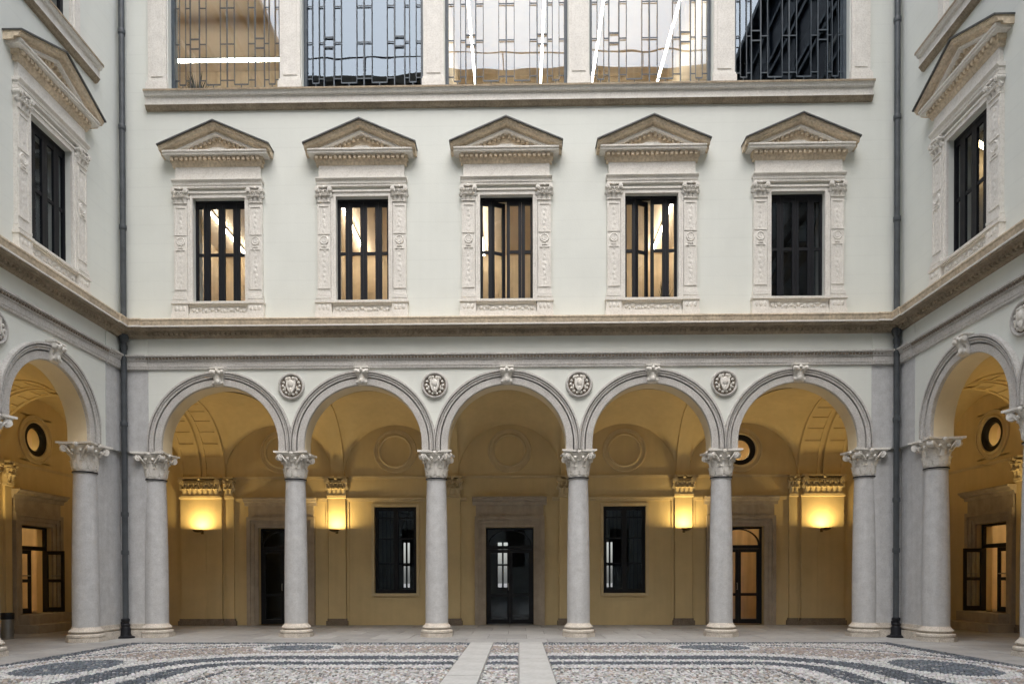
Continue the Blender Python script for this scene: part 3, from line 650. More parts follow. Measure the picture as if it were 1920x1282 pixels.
for s in (-1, 1):
    pilaster(back, s*4.82, .48, DL, capw=.60); pilaster(back, s*1.58, .40, DL, capw=.48)
    pilaster(back, s*8.64, 1.16, DL, .09, capw=1.20); pilaster(back, s*7.84, .22, DL, .06, capw=.26)
    b = MB(); b.box(s*8.60-.10, s*8.60+.10, DL-.105, DL-.085, .19, 2.54); obj('pilaster_strip', b, 'ochre', back)
    b = MB(); b.box(s*4.56, s*4.50, DL-.03, DL, .0, 3.47); b.box(s*5.08, s*5.14, DL-.03, DL, .0, 3.47); obj('wall_strip', b, 'ochre', back)
for u in (-6.4, 0, 6.4): door_surround(back, u, 0, .67 if u == 0 else .65, 2.73, DL)
for u in (-6.4, 0, 6.4): glazed_door(back, u, .02, 2.72, .67 if u == 0 else .65, DL+.15, gl='glass_dark' if u < 3 else 'glass')
for u in (-3.2, 3.2):
    b = MB()
    for s in (-1, 1): b.box(u+s*.59, u+s*.67, DL-.035, DL, .81, 3.39)
    b.box(u-.59, u+.59, DL-.035, DL, 3.31, 3.39); b.box(u-.59, u+.59, DL-.05, DL, .81, .89); obj('window_frame', b, 'ochre_trim', back)
    b = MB(); v = DL+.1
    for s in (-1, 1): b.box(u+s*.59, u+s*.50, v, v+.08, .89, 3.31)
    b.box(u-.5, u+.5, v, v+.08, 3.20, 3.31); b.box(u-.5, u+.5, v, v+.08, .89, 1.0); b.box(u-.07, u+.07, v-.01, v+.07, 1.0, 3.20)
    o = obj('window', b, 'iron', back)
    for s in (-1, 1):
        b = MB()
        for z in (1.72, 2.42, 3.0): b.box(u+s*.07, u+s*.5, v+.02, v+.05, z-.02, z+.02)
        for q in (.18, .29, .40): b.rod((u+s*q, v+.14, 1.0), (u+s*q, v+.14, 3.2), .010, 6)
        obj('window_bars', b, 'iron', o)
        g = MB(); g.add([(u+s*.07, v+.035, 1.0), (u+s*.5, v+.035, 1.0), (u+s*.5, v+.035, 3.2), (u+s*.07, v+.035, 3.2)], [(0,1,2,3)]); obj('pane', g, 'glass_dark', o)
VH = 1.45
for c, (a, e) in zip(wc, ((-7.98, -4.98), (-4.62, -1.78), (-1.42, 1.42), (1.78, 4.62), (4.98, 7.98))): obj('vault', vault_mesh(a, e, .41, DL, VH), 'ochre', back, smooth=30)
for u in (-4.8, -1.6, 1.6, 4.8):
    b = MB(); rib(b, u-.18, u+.18, .36, DL+.02, (DL-.36)/2); obj('transverse_rib', b, 'ochre', back, smooth=40)
for s in (-1, 1):
    for a, c in ((7.96, 8.58), (8.64, 9.24)):
        b = MB(); rib(b, min(s*a, s*c), max(s*a, s*c), .36, DL+.02, (DL-.36)/2, .06); o = obj('coffered_arch', b, 'ochre', back, smooth=40)
        k = MB(); coffers(k, min(s*a, s*c), max(s*a, s*c), .36, DL+.02, (DL-.36)/2, .06); obj('coffer_rims', k, 'ochre', o, smooth=40)
    b = MB(); rib(b, min(s*8.57, s*8.65), max(s*8.57, s*8.65), .36, DL+.02, (DL-.36)/2, .035); obj('arch_joint', b, 'ochre', back, smooth=40)
    a, c = sorted((s*9.2, s*RU)); obj('vault', vault_mesh(a, c, .41, DL, VH), 'ochre', back, smooth=30)
b = MB()
for s in (-1, 1): b.box(s*7.80, s*9.24, .45, DL, 6.10, 6.16)
b.box(-RU, RU, .43, DL, 6.22, 6.3); obj('ceiling_slab', b, 'ochre', back)
# ---- rooms behind
def room(parent, u0, u1, v0, v1, z0, z1, wallm='wood', ceil='ceiling', floor='room_floor', back_holes=(), nm='room'):
    b = MB()
    b.box(u0-.1, u0, v0, v1, z0, z1); b.box(u1, u1+.1, v0, v1, z0, z1)
    bb = wall_mesh(u0-.1, u1+.1, z0, z1, list(back_holes), v1, v1+.1); b.add(bb.v, bb.f); o = obj(nm+'_walls', b, wallm, parent)
    b = MB(); b.box(u0-.1, u1+.1, v0, v1+.1, z1, z1+.1); obj('ceiling', b, ceil, o)
    b = MB(); b.box(u0-.1, u1+.1, v0, v1+.1, z0-.1, z0); obj('floor', b, floor, o)
    return o
room(back, -8.3, -4.9, .455, 4.7, 7.0, 10.62); room(back, -4.75, 4.6, .455, 4.7, 7.0, 10.62); room(back, 4.8, 8.3, .455, 4.7, 7.0, 10.62, 'room_dark', 'room_dark', 'room_dark')
room(back, -10.4, -4.9, .455, 5.4, 11.95, 16.5); room(back, -4.7, -1.7, .455, 5.4, 11.95, 16.5, 'room_dark', 'room_dark', 'room_dark'); room(back, -1.5, 4.7, .455, 5.4, 11.95, 16.5); room(back, 4.9, 8.3, .455, 5.4, 11.95, 16.5, 'room_dark', 'room_dark', 'room_dark')
hh = [(-3.62, -3.40, 1.0, 2.5), (-.45, -.12, 1.0, 2.5), (3.18, 3.38, 1.0, 2.5)]
room(back, -4.7, 4.7, DL+.405, 7.8, 0, 3.9, 'hall', 'hall', 'floor_stone', hh)
for a, c, d, e in hh:
    b = MB(); b.box(a, c, 7.82, 7.86, 1.72, 1.78); b.box((a+c)/2-.03, (a+c)/2+.03, 7.815, 7.865, d, e); obj('window_bars', b, 'iron', back)
room(back, -8.2, -4.9, DL+.405, 7.0, 0, 3.9, 'room_dark', 'room_dark', 'room_floor'); room(back, 4.9, 8.2, DL+.405, 7.0, 0, 5.7, 'wood')

# ================================================================== THE SIDE WINGS
def side_wing(sgn, label):
    root = thing('palace_wing', label, 'building', (sgn*W, 0, 0), -sgn*R(90))
    s = sgn                                     # local u runs away from the shared corner towards the camera as s*u
    U = lambda d: s*d
    rng_ = lambda a, c: (min(U(a), U(c)), max(U(a), U(c)))
    cols = [C1+B2*i for i in range(4)]; bays = [C1+B2*(i+.5) for i in range(3)]; END = C1+B2*3
    b = MB()
    for d in bays: spandrel_mesh(b, U(d), B2/2, 5.99, 0, .42)
    a, c = rng_(0, C1); b.box(a, c, 0, .5, ZS, 5.99)
    a, c = rng_(END, LEN); b.box(a, c, 0, .5, 0, 5.99)
    obj('arcade_wall', b, 'plaster', root)
    wu = [U(C1+B2*(i+.5)-.05+(.2 if i else 0)) for i in range(6)]
    hl = [(q-.585, q+.585, 7.45, 9.775) for q in wu]+[(q-.585, q+.585, 12.2, 15.4) for q in wu]
    a, c = rng_(-.0, LEN); obj('upper_wall', wall_mesh(a, c, 5.99, 14.3, hl, 0, .45), 'plaster', root)
    cl = MB(); cl.box(a, c, .04, .5, 14.3, ZTOP); o = obj('attic_cladding', cl, 'cladding', root)
    cl = MB()
    for z_ in (14.9, 16.2, 16.5, 17.9, 18.3, 19.4): cl.box(a, c, -.06, .04, z_, z_+.12)
    for k in range(int(LEN/2.2)): q = U(.9+k*2.2); cl.box(q-.05, q+.05, -.03, .04, 14.3, ZTOP)
    cl.box(a, c, -.35, .5, ZTOP, ZTOP+.2); obj('cladding_fin', cl, 'lead_bar', o, kind='stuff')
    d0, d1 = rng_(.35, LEN); cornice(root, a, c, s > 0, s < 0, d0, d1); pb = rng_(0, C1-.33); pier_break(root, pb[0], pb[1], s > 0, s < 0)
    for d in bays: archivolt(root, U(d), B2/2)
    for i, d in enumerate(cols[:3]): column(root, U(d), rz=R(90)*(i+1))
    for d in cols[1:3]:
        o = obj('medallion', MED, parent=root, loc=(U(d), 0, 5.59)); obj('shield', SHIELD, parent=o); obj('field', DISC, parent=o)
    for i, q in enumerate(wu[:3]):
        copy_tree(AED, root, (q, 0, 0)); copy_tree(CAS_DARK if i else CAS, root, (q, 0, 0))
        b = MB()
        for t in (-1, 1): b.box(q+t*.585, q+t*.66, -.04, 0, 12.2, 15.5); b.box(q+t*.66, q+t*.84, -.065, 0, 12.106, 15.6)
        b.box(q-.585, q+.585, -.04, 0, 15.4, 15.5); o = obj('window_surround', b, 'stone_white', root)
        l0, l1 = q-1.42, q+1.42
        b = MB(); b.moulding(LEDGE, l0, l1); obj('ledge', b, 'stone_white', root)
        b = MB(); b.moulding([(0,12.105),(.197,12.090),(.197,12.048),(.17,12.035),(0,12.035)], l0-.004, l1+.004); b.moulding([(0,11.80),(.115,11.798),(.08,11.757),(.054,11.717),(0,11.709)], l0-.004, l1+.004); obj('ledge_trim', b, 'stone_stain_shade', root)
        b = MB(); v = .12
        for t in (-1, 1): b.box(q+t*.585, q+t*.50, v, v+.07, 12.2, 15.4); b.box(q+t*.02, q+t*.07, v, v+.07, 12.2, 15.3)
        b.box(q-.5, q+.5, v, v+.07, 12.2, 12.29); b.box(q-.5, q+.5, v, v+.07, 15.3, 15.4); o = obj('window', b, 'iron', root)
        g = MB(); g.add([(q-.5, v+.04, 12.2), (q+.5, v+.04, 12.2), (q+.5, v+.04, 15.4), (q-.5, v+.04, 15.4)], [(0,1,2,3)]); obj('pane', g, 'glass_dark', o)
    # corner pier (the side-wing half)
    b = MB(); a, c = rng_(.0, C1-.06); b.box(a, c, .055, .5, .28, ZS); o = obj('corner_pier', b, 'stone_grey', root)
    a, c = rng_(.012, C1-.33); b = MB(); b.box(a, c, -.008, 0, ZS, 5.962); obj('pier_facing', b, 'stone_grey', o)
    b = MB(); a, c = rng_(.06, C1-.06)
    for p, z0, z1 in ((.11, 0, .085), (.10, .085, .165), (.04, .165, .205), (.07, .205, .235), (.03, .235, .31)): b.box(a, c, .055-p, .3, z0, z1)
    obj('base', b, 'stone_base', o)
    a, c = rng_(.03, C1-.33); b = MB(); b.box(a, c, -.02, 0, 6.285, 6.64); obj('frieze_strip', b, 'plaster', o)
    # loggia: rear wall at v = DS, from the far corner (negative d) to the near end
    dc = -2.05; dw = .575
    a, c = rng_(-DL, LEN); hs_ = [(U(dc)-dw, U(dc)+dw, .44, 2.66), (U(dc)-.58, U(dc)+.58, 4.30, 5.40)]
    lw = wall_mesh(a, c, 0, 6.35, hs_, DS, DS+.4); hole_panel(lw, U(dc), 4.85, .5805, .445, DS, DS+.4)
    lw.add([(U(dc)-.58, DS, 5.40), (U(dc)+.58, DS, 5.40), (U(dc)+.58, DS, 5.43), (U(dc)-.58, DS, 5.43)], [(0,1,2,3)])
    obj('loggia_wall', lw, 'ochre', root)
    oculus(root, U(dc), 4.85, DS)
    door_surround(root, U(dc), .0, dw, 2.66, DS, 3.50)
    glazed_door(root, U(dc), .45, 2.65, dw, DS+.12, leaf_open=-s, gl='glass')
    b = MB(); b.box(U(dc)-.95, U(dc)+.95, DS-.72, DS, 0, .20); o = obj('door_step', b, 'door_stone', root)
    b = MB(); b.box(U(dc)-.80, U(dc)+.80, DS-.38, DS+.4, .20, .44); obj('door_step', b, 'door_stone', root)
    pilaster(root, U(-.05), 1.2, DS, .09, capw=1.24); pilaster(root, U(-1.02), .22, DS, .06, capw=.26)
    for d in cols[1:3]: pilaster(root, U(d), .46, DS, capw=.58)
    a, c = rng_(-3.9, -1.16); string_course(root, a, c, 4.17, DS)
    for q0, q1 in ((.62, cols[1]-.3), (cols[1]+.3, cols[2]-.3)): a, c = rng_(q0, q1); string_course(root, a, c, 4.17, DS); string_course(root, a, c, 3.56, DS, .10, .07)
    for d in bays[:2]: ring_relief(root, U(d), 4.86, DS, .44)
    for i, d in enumerate(bays): a, c = rng_(d-1.25 if i else .62, d+1.25); obj('vault', vault_mesh(a, c, .41, DS, VH), 'ochre', root, smooth=30)
    for d in cols[1:]: a, c = rng_(d-.18, d+.18); b = MB(); rib(b, a, c, .36, DS+.02, (DS-.36)/2); obj('transverse_rib', b, 'ochre', root, smooth=40)
    for q0, q1 in ((-.62, -.03), (.03, .64)):
        a, c = rng_(q0, q1); b = MB(); rib(b, a, c, .36, DS+.02, (DS-.36)/2, .06); o = obj('coffered_arch', b, 'ochre', root, smooth=40)
        k = MB(); coffers(k, a, c, .36, DS+.02, (DS-.36)/2, .06); obj('coffer_rims', k, 'ochre', o, smooth=40)
    a, c = rng_(-.04, .04); b = MB(); rib(b, a, c, .36, DS+.02, (DS-.36)/2, .035); obj('arch_joint', b, 'ochre', root, smooth=40)
    b = MB(); a, c = rng_(-.63, 1.0); b.box(a, c, .45, DS, 6.08, 6.14); a, c = rng_(-.45, LEN); b.box(a, c, .43, DS+.3, 6.225, 6.305)
    a, c = rng_(END, LEN); b.box(a, c, DS-.5, DS, 0, 5.9); obj('ceiling_slab', b, 'ochre', root)
    # rooms
    a, c = rng_(.3, LEN); room(root, a, c, .455, 4.2, 7.0, 10.62, 'hall' if s > 0 else 'room_dark', 'room_dark')
    room(root, a, c, .455, 4.2, 11.95, 15.6, 'room_dark', 'room_dark', 'room_dark')
    a, c = rng_(-DL-.2, .6); room(root, a, c, DS+.405, DS+3.2, .42, 5.8, 'wood')
    return root
left = side_wing(-1, 'cream palace wing with a steel litter bin standing in its vaulted arcade')
rightw = side_wing(1, 'cream palace wing whose pedimented window shows one warm lamp glinting inside')

# ------------------------------------------------------------------ across the court and beyond (only mirrored in the lattice windows)
opp = thing('palace_wing', 'low cream palace wing closing the court across from the five arches', 'building', (0, -LEN, 0))
b = wall_mesh(-W-4, W+4, 0, 14.3, [(c-.6, c+.6, z, z+2.3) for c in wc for z in (2., 7.5)], -.6, -.1); obj('wall', b, 'plaster', opp)
b = MB(); b.box(-W-4, W+4, -.6, .25, 14.3, 14.6); obj('eaves', b, 'stone_stain_shade', opp)
for c in wc:
    for z in (2., 7.5): b = MB(); b.box(c-.6, c+.6, -.5, -.45, z, z+2.3); obj('shutter', b, 'cladding', opp)
def block(x0, x1, y, h, mm, label):
    t = thing('tower_block', label, 'building', ((x0+x1)/2, y, 0)); hw = (x1-x0)/2; ws = []
    for k in range(int(hw*2/4)):
        for f in range(int(h/3.4)): q = -hw+2+k*4; ws.append((q-.8, q+.8, 1.2+f*3.4, 2.9+f*3.4))
    obj('wall', wall_mesh(-hw, hw, 0, h, ws, -.5, 0), mm, t); b = MB(); b.box(-hw, hw, -9, -.6, 0, h-.3); obj('core', b, 'cladding', t)
    b = MB(); b.box(-hw-.3, hw+.3, -1, .5, h, h+.5); obj('parapet', b, 'stone_stain_shade', t)
    b = MB(); b.rod((-hw, .2, h+2.1), (hw, .2, h+2.1), .06, 6)
    for k in range(int(hw*2/6)+1): b.rod((-hw+k*6, .2, h+.5), (-hw+k*6, .2, h+2.1), .05, 6)
    obj('roof_rail', b, 'iron', t)
block(-7, 27, -45, 44.6, 'opposite', 'tall ochre block beyond the court, mirrored in the middle lattice windows')
block(-43, -8, -45, 44.2, 'cladding', 'tall slate-dark block beyond the court, mirrored in the second lattice window')

# ================================================================== things fixed in the court
def downpipe(s, label):
    t = thing('downpipe', label, 'downpipe', (s*(W-.12), -.12, 0), group='corner downpipes')
    b = MB(); b.rod((0, 0, 7.0), (0, 0, ZTOP), .062, 14); b.rod((0, 0, .42), (0, 0, 6.72), .062, 14); obj('pipe', b, 'pipe', t, smooth=40)
    for z in (1.9, 3.0 if s > 0 else 2.75, 4.75, 6.45, 9.1, 11.3, 13.4):
        b = MB(); b.lathe([(.06,z-.05),(.074,z-.05),(.078,z-.02),(.078,z+.02),(.074,z+.05),(.06,z+.05)], 16)
        b.box(-.012, .012, .06, .13, z-.02, z+.02); obj('collar', b, 'pipe', t, smooth=40)
    b = MB(); b.lathe([(.06,6.55),(.09,6.6),(.11,6.68),(.11,6.72),(.0,6.72)], 16); obj('outlet_head', b, 'pipe', t, smooth=40)
    b = MB(); b.lathe([(0,.004),(.19,.004),(.19,.03),(.12,.06),(.105,.10),(.10,.22),(.085,.25),(.095,.27),(.095,.30),(.075,.32),(.075,.36),(.088,.38),(.088,.42),(.064,.44),(.0,.44)], 20)
    for a in range(4): b.box(-.10, -.07, -.02, .02, .30, .36) if a == 0 else b.sphere((.09*math.cos(a*1.57), .09*math.sin(a*1.57), .33), .02, 6, 4)
    obj('cast_iron_foot', b, 'iron', t, smooth=40)
for s, q in ((-1, 'by the wing with the litter bin'), (1, 'nearest the lit oculus window')): downpipe(s, 'dark grey downpipe with cast iron foot '+q)

def lamp(loc, rz, label, group, p):
    t = thing('wall_lamp', label, 'wall lamp', loc, rz, group)
    b = MB(); n = 16; prof = [(.02,-.075),(.07,-.065),(.115,-.04),(.14,0),(.132,0),(.108,-.035),(.06,-.052),(0,-.055)]
    b.lathe(prof, 20, (0, -.29)); obj('bowl', b, 'brass', t, smooth=50)
    b = MB(); b.rod((0, -.01, -.06), (0, -.20, -.05), .012, 8); b.box(-.035, .035, -.015, 0, -.10, 0.0); obj('bracket', b, 'brass', t)
    b = MB(); b.lathe([(.055,-.046),(.05,-.030),(.03,-.024),(0,-.022)], 16, (0, -.29)); obj('bulb', b, 'bulb', t, smooth=60)
    ld = bpy.data.lights.new('uplight', 'AREA'); ld.shape = 'DISK'; ld.size = .2; ld.energy = p; ld.color = (1, .71, .29)
    lo = bpy.data.objects.new('uplight', ld); COL.objects.link(lo); lo.parent = t; lo.location = (0, -.29, -.010); lo.rotation_euler = (math.pi, 0, 0)
g = 'wall lamps of the five-arch arcade'
PW = 8.5
for s, cz, nz, sz in ((-1, 'beside the door under a blank roundel', 'between the latticed window and the door under a blank roundel', 'in the bin wing'), (1, 'beside the door under the lit oculus', 'between the latticed window and the door under the lit oculus', 'in the wing facing the bin')):
    lamp((s*8.60, DL-.092, 2.66), 0, 'glowing brass uplight on the broad corner pilaster '+cz, 'wall lamps on the broad corner pilasters', PW)
    lamp((s*4.82, DL-.087, 2.66), 0, 'brass uplight on narrow pilaster '+nz, 'wall lamps on the narrow pilasters', PW)
    lamp((s*(W+DS-.092), .0, 2.66), -s*R(90), 'brass uplight by the stepped corner door '+sz, 'wall lamps of the side arcades', PW)
    lamp((s*(W+DS-.087), -(C1+B2), 2.66), -s*R(90), 'brass uplight past the first side arch '+sz, 'wall lamps of the side arcades', PW)

def tube(p, q, label, material='tube', w_=.05):
    p, q = Vector(p), Vector(q); t = thing('ceiling_lamp', label, 'ceiling lamp', (p+q)/2, group='strip lamps in the rooms')
    d = (q-p)/2; n = Vector((-d.y, d.x, 0)).normalized()*w_/2; b = MB()
    def slab(bb, z0, z1, k):
        c = [-d*k-n*k, d*k-n*k, d*k+n*k, -d*k+n*k]; bb.add([(x.x, x.y, z0) for x in c]+[(x.x, x.y, z1) for x in c], [(0,3,2,1),(4,5,6,7),(0,1,5,4),(1,2,6,5),(2,3,7,6),(3,0,4,7)])
    slab(b, 0, .05, .985); obj('tube', b, material, t)
    b = MB(); slab(b, .051, .085, 1.); obj('housing', b, 'steel', t)
for x, wn in ((-7.5, 'behind the pedimented window next to the bin wing'), (-4.1, 'slanting behind the second pedimented window'), (-.72, 'behind the middle pedimented window'), (4.05, 'behind the pedimented window next to the dark one')):
    tube((x, 1.3, 10.5), (x, 4.5, 10.5), 'strip lamp on the ceiling '+wn)
tube((-9.7, 3.5, 15.4), (-6.2, 3.5, 15.4), 'long white strip lamp running crosswise behind the tan-lit lattice window', 'tube_strong', .07)
for x, wn in ((-.95, 'crossing the middle lattice window near a bar pair'), (.9, 'crossing the middle lattice window by its far frame'), (2.35, 'upright at the edge of the fourth lattice window'), (4.2, 'leaning across the fourth lattice window')):
    tube((x, .9, 15.3), (x, 5.2, 15.3), 'white strip lamp '+wn)
tube((6.4, 5.2, 5.3), (6.4, 6.6, 5.3), 'warm strip lamp in the room behind the lit oculus window', 'tube_warm', .2)
for s, wn in ((-1, 'beside the bin'), (1, 'opposite the bin')):
    tube((s*(W+DS+1.6), 1.0, 5.3), (s*(W+DS+1.6), 3.2, 5.3), 'warm strip lamp seen through the stepped corner door '+wn, 'tube_warm', .2)
tube((9.6, -1.0, 10.2), (10.6, -.40, 10.2), 'warm strip lamp glinting in the side wing pedimented window', 'tube_warm', .08)

# litter bin
t = thing('litter_bin', 'slim steel litter bin with black ashtray top in the side arcade', 'litter bin', (-11.0, -.35, .003))
b = MB(); b.lathe([(0,.0),(.13,.0),(.13,.02),(.12,.03),(.12,.43),(.0,.43)], 20); obj('body', b, 'steel', t, smooth=40)
b = MB(); b.lathe([(.0,.431),(.125,.431),(.13,.45),(.13,.56),(.12,.575),(.10,.575),(.095,.55),(0,.545)], 20); obj('ashtray_top', b, 'iron', t, smooth=40)

# plants on the sills
def plant(loc, label, n, h, spread, seed):
    r_ = random.Random(seed); t = thing('potted_plant', label, 'plant', loc)
    b = MB(); b.lathe([(0,0),(.09,0),(.12,.18),(.125,.18),(.125,.2),(.105,.2),(.10,.17),(0,.17)], 16); obj('pot', b, 'pot', t, smooth=40)
    b = MB()
    for k in range(n):
        a = r_.uniform(0, 6.28); L_ = h*r_.uniform(.6, 1); sp = spread*r_.uniform(.3, 1); wd = .022*r_.uniform(.7, 1.3); vs = []
        for j in range(6):
            q = j/5; rr = sp*q**1.5; z = .17+L_*(q-.25*q*q*(sp/spread)); ww = wd*math.sin(math.pi*(.15+.85*q)) if j < 5 else .001
            c = Vector((rr*math.cos(a), rr*math.sin(a), z)); nn = Vector((-math.sin(a), math.cos(a), 0))*ww
            vs += [c-nn, c+Vector((0,0,.006)), c+nn]
        b.add(vs, [(j*3+k_, j*3+k_+1, j*3+k_+4, j*3+k_+3) for j in range(5) for k_ in range(2)])
    obj('foliage', b, 'leaf', t)
plant((-7.15, .62, 11.955), 'spiky dark plant at the foot of the tan-lit lattice window', 44, .95, .38, 3)
plant((3.62, .62, 7.005), 'leafy plant behind the last pane of the lit window beside the dark one', 40, 1.15, .22, 5)

# ================================================================== ground, paving
b = MB(); b.box(-150, 150, -150, 150, -.30, -.06); obj('ground', b, 'mortar', kind='structure')
b = MB(); b.box(-W-4.4, W+4.4, -LEN, 8.5, -.058, -.022); court = obj('courtyard_paving', b, 'mortar', kind='structure')
def slab_mesh(w_, l_, h=.022):
    b = MB(); e = .006; b.frustum((-w_/2, w_/2, -l_/2, l_/2, -.022), (-w_/2+e, w_/2-e, -l_/2+e, l_/2-e, 0)); return b.mesh('paving_slab')
# stone walk under the arcades and around the court
walk = obj('arcade_walk', None, kind='structure')
b = MB(); b.box(-W-3.9, W+3.9, -1.19, DL, -.0215, -.012)
for s in (-1, 1): b.box(s*(W-.85), s*(W+3.9), -LEN, -1.19, -.0215, -.012)
bpy.data.objects.remove(walk); walk = obj('arcade_walk', b, 'mortar', kind='structure')
tones = ['floor_stone']
for i in range(3):
    k = (.31, .345, .38)[i]; mat('floor_stone%d' % i, (k, k*1.005, k*1.0), .6, .14, 1.7+i, .15, 30, .4, 0, grime=.1)
cache = {}
def slab(x0, x1, y0, y1, parent, mats=('floor_stone0', 'floor_stone1', 'floor_stone2'), gap=.008):
    k = random.choice(mats); key = (round(x1-x0, 3), round(y1-y0, 3), k)
    if key not in cache: me = slab_mesh(x1-x0-gap, y1-y0-gap); me.materials.append(MAT[k]); cache[key] = me
    obj('paving_slab', cache[key], parent=parent, loc=((x0+x1)/2, (y0+y1)/2, random.uniform(-.0015, .0015)))
nx = 18; dx = 2*(W-.87)/nx
for r_, (y0, y1) in enumerate(((-1.19, -.35), (-.35, .85), (.85, 1.9), (1.9, 2.95), (2.95, DL))):
    off = dx/2 if r_ % 2 else 0; x0 = -W+.87
    xs = [x0]+[x0+off+dx*i for i in range(0 if off else 1, nx+(0 if off else 0))]+[W-.87]
    xs = sorted(set(round(x, 4) for x in xs))
    for a, c in zip(xs, xs[1:]): slab(a, c, y0, y1, walk)
for s in (-1, 1):
    for q, (x0, x1) in enumerate(((W-.87, W+.0), (W, W+1.15), (W+1.15, W+2.3), (W+2.3, W+DS))):
        y = DL
        while y > -9.5:
            y2 = y-1.05 if (q % 2 == 0 or y < DL) else y-.55; a, c = sorted((s*x0, s*x1)); slab(a, c, y2, y, walk); y = y2
# two lines of smooth slabs to the middle door
for s in (-1, 1):
    y = -1.2; k = 0
    while y > -14:
        L_ = (1.0, .8, 1.15, .9)[(k+(s > 0)) % 4]; a, c = sorted((s*.26, s*.74)); slab(a, c, y-L_, y, court, ('granite',), .01); y -= L_; k += 1

# pebble mosaic: real stones, coloured by the pattern they are laid in
def sd_round(x, y, hx, y0, r_):                 # inside distance from the edge of a court-wide rounded shape (y measured away from the wing)
    qx = np.abs(x)-(hx-r_); qy = (y-y0)+r_      # y0 = line nearest the wing; field extends towards -y
    d = np.minimum(np.maximum(qx, qy), 0)+np.hypot(np.maximum(qx, 0), np.maximum(qy, 0))-r_
    return -d
sp = .056; xs = np.arange(-W+.89, W-.89, sp); ys = np.arange(-9.6, -1.2, sp*.87)
X, Y = np.meshgrid(xs, ys); X = X+((np.arange(len(ys)) % 2)*sp/2)[:, None]
X = (X+rng.uniform(-.2, .2, X.shape)*sp).ravel(); Y = (Y+rng.uniform(-.2, .2, Y.shape)*sp).ravel()
keep = ~((np.abs(X) > .235) & (np.abs(X) < .765)) & (np.abs(X) < W-.9) & (Y < -1.225); X, Y = X[keep], Y[keep]; N = len(X)
hx = W-.87
d0 = sd_round(X, Y, hx, -1.2, .05); d1 = sd_round(X, Y, hx-.0, -1.55, 4.0)
wh, gr, dk, pk, bl = np.array([.84,.845,.85]), np.array([.50,.505,.51]), np.array([.12,.14,.17]), np.array([.50,.43,.38]), np.array([.20,.235,.28])
pal = np.tile(np.array([.5,.485,.46]), (N, 1))
mixr = rng.random(N)
field = np.where((mixr < .5)[:, None], wh, np.where((mixr < .72)[:, None], gr, np.where((mixr < .9)[:, None], pk*1.1, np.array([.22,.22,.22]))))
light = np.where((mixr < .62)[:, None], wh, np.where((mixr < .85)[:, None], gr, pk))
pink = np.where((mixr < .62)[:, None], pk, np.where((mixr < .8)[:, None], gr, np.where((mixr < .93)[:, None], wh, dk*1.6)))
dark = np.where((mixr < .72)[:, None], dk, np.where((mixr < .93)[:, None], bl, gr)); blue = np.where((mixr < .7)[:, None], bl, np.where((mixr < .9)[:, None], dk, gr))
white = np.where((mixr < .88)[:, None], wh, gr)
pal = light.copy()
def put(msk, p): pal[msk] = p[msk]
put(d1 > 3.55, field)
put((d0 < .30), dark); put((d0 >= .30) & (d0 < .36), white)
put((d1 > 0) & (d1 < .14), dark); put((d1 >= .14) & (d1 < .30), white)
put((d1 >= .30) & (d1 < 1.62), pink); put((d1 >= 1.62) & (d1 < 2.08), white)
put((d1 >= 2.08) & (d1 < 2.60), dark); put((d1 >= 2.60) & (d1 < 2.90), white)
put((d1 >= 2.90) & (d1 < 3.30), dark); put((d1 >= 3.30) & (d1 < 3.6), white)
put((d1 >= 3.75) & (d1 < 3.86) & (mixr < .6), dark)
for cx_, cy_, rx, ry in ((-3.95, -2.25, .66, .52), (3.95, -2.25, .66, .52), (-6.5, -5.15, .62, .95), (6.5, -5.15, .62, .95)):
    q = np.hypot((X-cx_)/rx, (Y-cy_)/ry); put(q < 1.28, white); put(q < 1., blue)
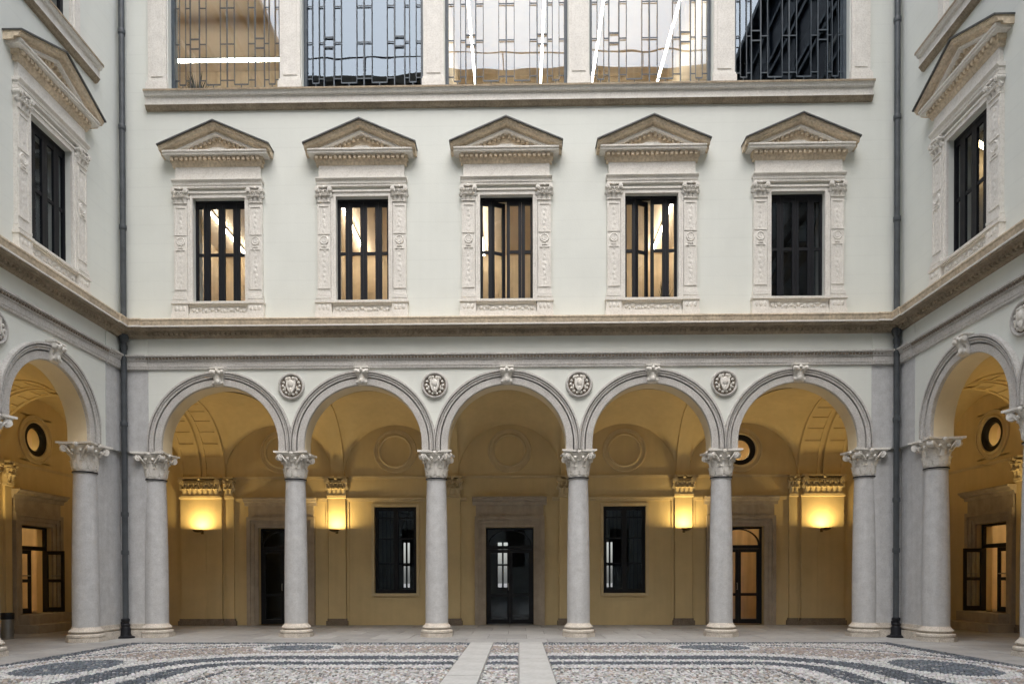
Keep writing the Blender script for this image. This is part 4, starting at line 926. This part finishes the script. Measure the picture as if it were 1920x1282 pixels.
pal = np.clip(pal*.56*(rng.uniform(.72, 1.2, N)[:, None]), .02, 1)*(1+rng.uniform(-.05, .05, (N, 3)))
K = 6; ang = np.arange(K)*2*math.pi/K
rot = rng.uniform(0, math.pi, N); ra = sp*.47*rng.uniform(.85, 1.12, N); rb = ra*rng.uniform(.72, 1., N); ph = rng.uniform(0, 6.28, N)
h = rng.uniform(-.003, .006, N)
def ringv(k, z):
    ax = ra[:, None]*k*np.cos(ang+ph[:, None]); ay = rb[:, None]*k*np.sin(ang+ph[:, None])
    return np.stack([X[:, None]+ax*np.cos(rot)[:, None]-ay*np.sin(rot)[:, None], Y[:, None]+ax*np.sin(rot)[:, None]+ay*np.cos(rot)[:, None], np.repeat(z[:, None], K, 1)], -1)
V = np.concatenate([ringv(1., np.full(N, -.024)), ringv(1., h-.012), ringv(.62, h)], 1).reshape(-1, 3)
base_i = (np.arange(N)*3*K)[:, None]; i0 = np.arange(K); i1 = (i0+1) % K
quads = np.concatenate([np.stack([base_i+o+i0, base_i+o+i1, base_i+o+K+i1, base_i+o+K+i0], -1) for o in (0, K)], 1).reshape(-1, 4)
tops = base_i+2*K+i0
me = bpy.data.meshes.new('pebbles'); nq, ntp = len(quads), N
me.vertices.add(len(V)); me.vertices.foreach_set('co', V.astype(np.float32).ravel())
me.loops.add(nq*4+ntp*K); me.loops.foreach_set('vertex_index', np.concatenate([quads.ravel(), tops.ravel()]).astype(np.int32))
me.polygons.add(nq+ntp); me.polygons.foreach_set('loop_start', np.concatenate([np.arange(nq)*4, nq*4+np.arange(ntp)*K]).astype(np.int32))
me.update(calc_edges=True)
ca = me.color_attributes.new('Col', 'FLOAT_COLOR', 'POINT')
ca.data.foreach_set('color', np.concatenate([np.repeat(pal, 3*K, 0), np.ones((N*3*K, 1))], 1).astype(np.float32).ravel())
me.materials.append(MAT['pebbles'])
obj('pebble_mosaic', me, parent=court, kind='stuff')

# prototypes that were only copied
for o in (CAS, CAS_OPEN, CAS_DARK):
    for c in list(o.children_recursive): bpy.data.objects.remove(c)
    bpy.data.objects.remove(o)
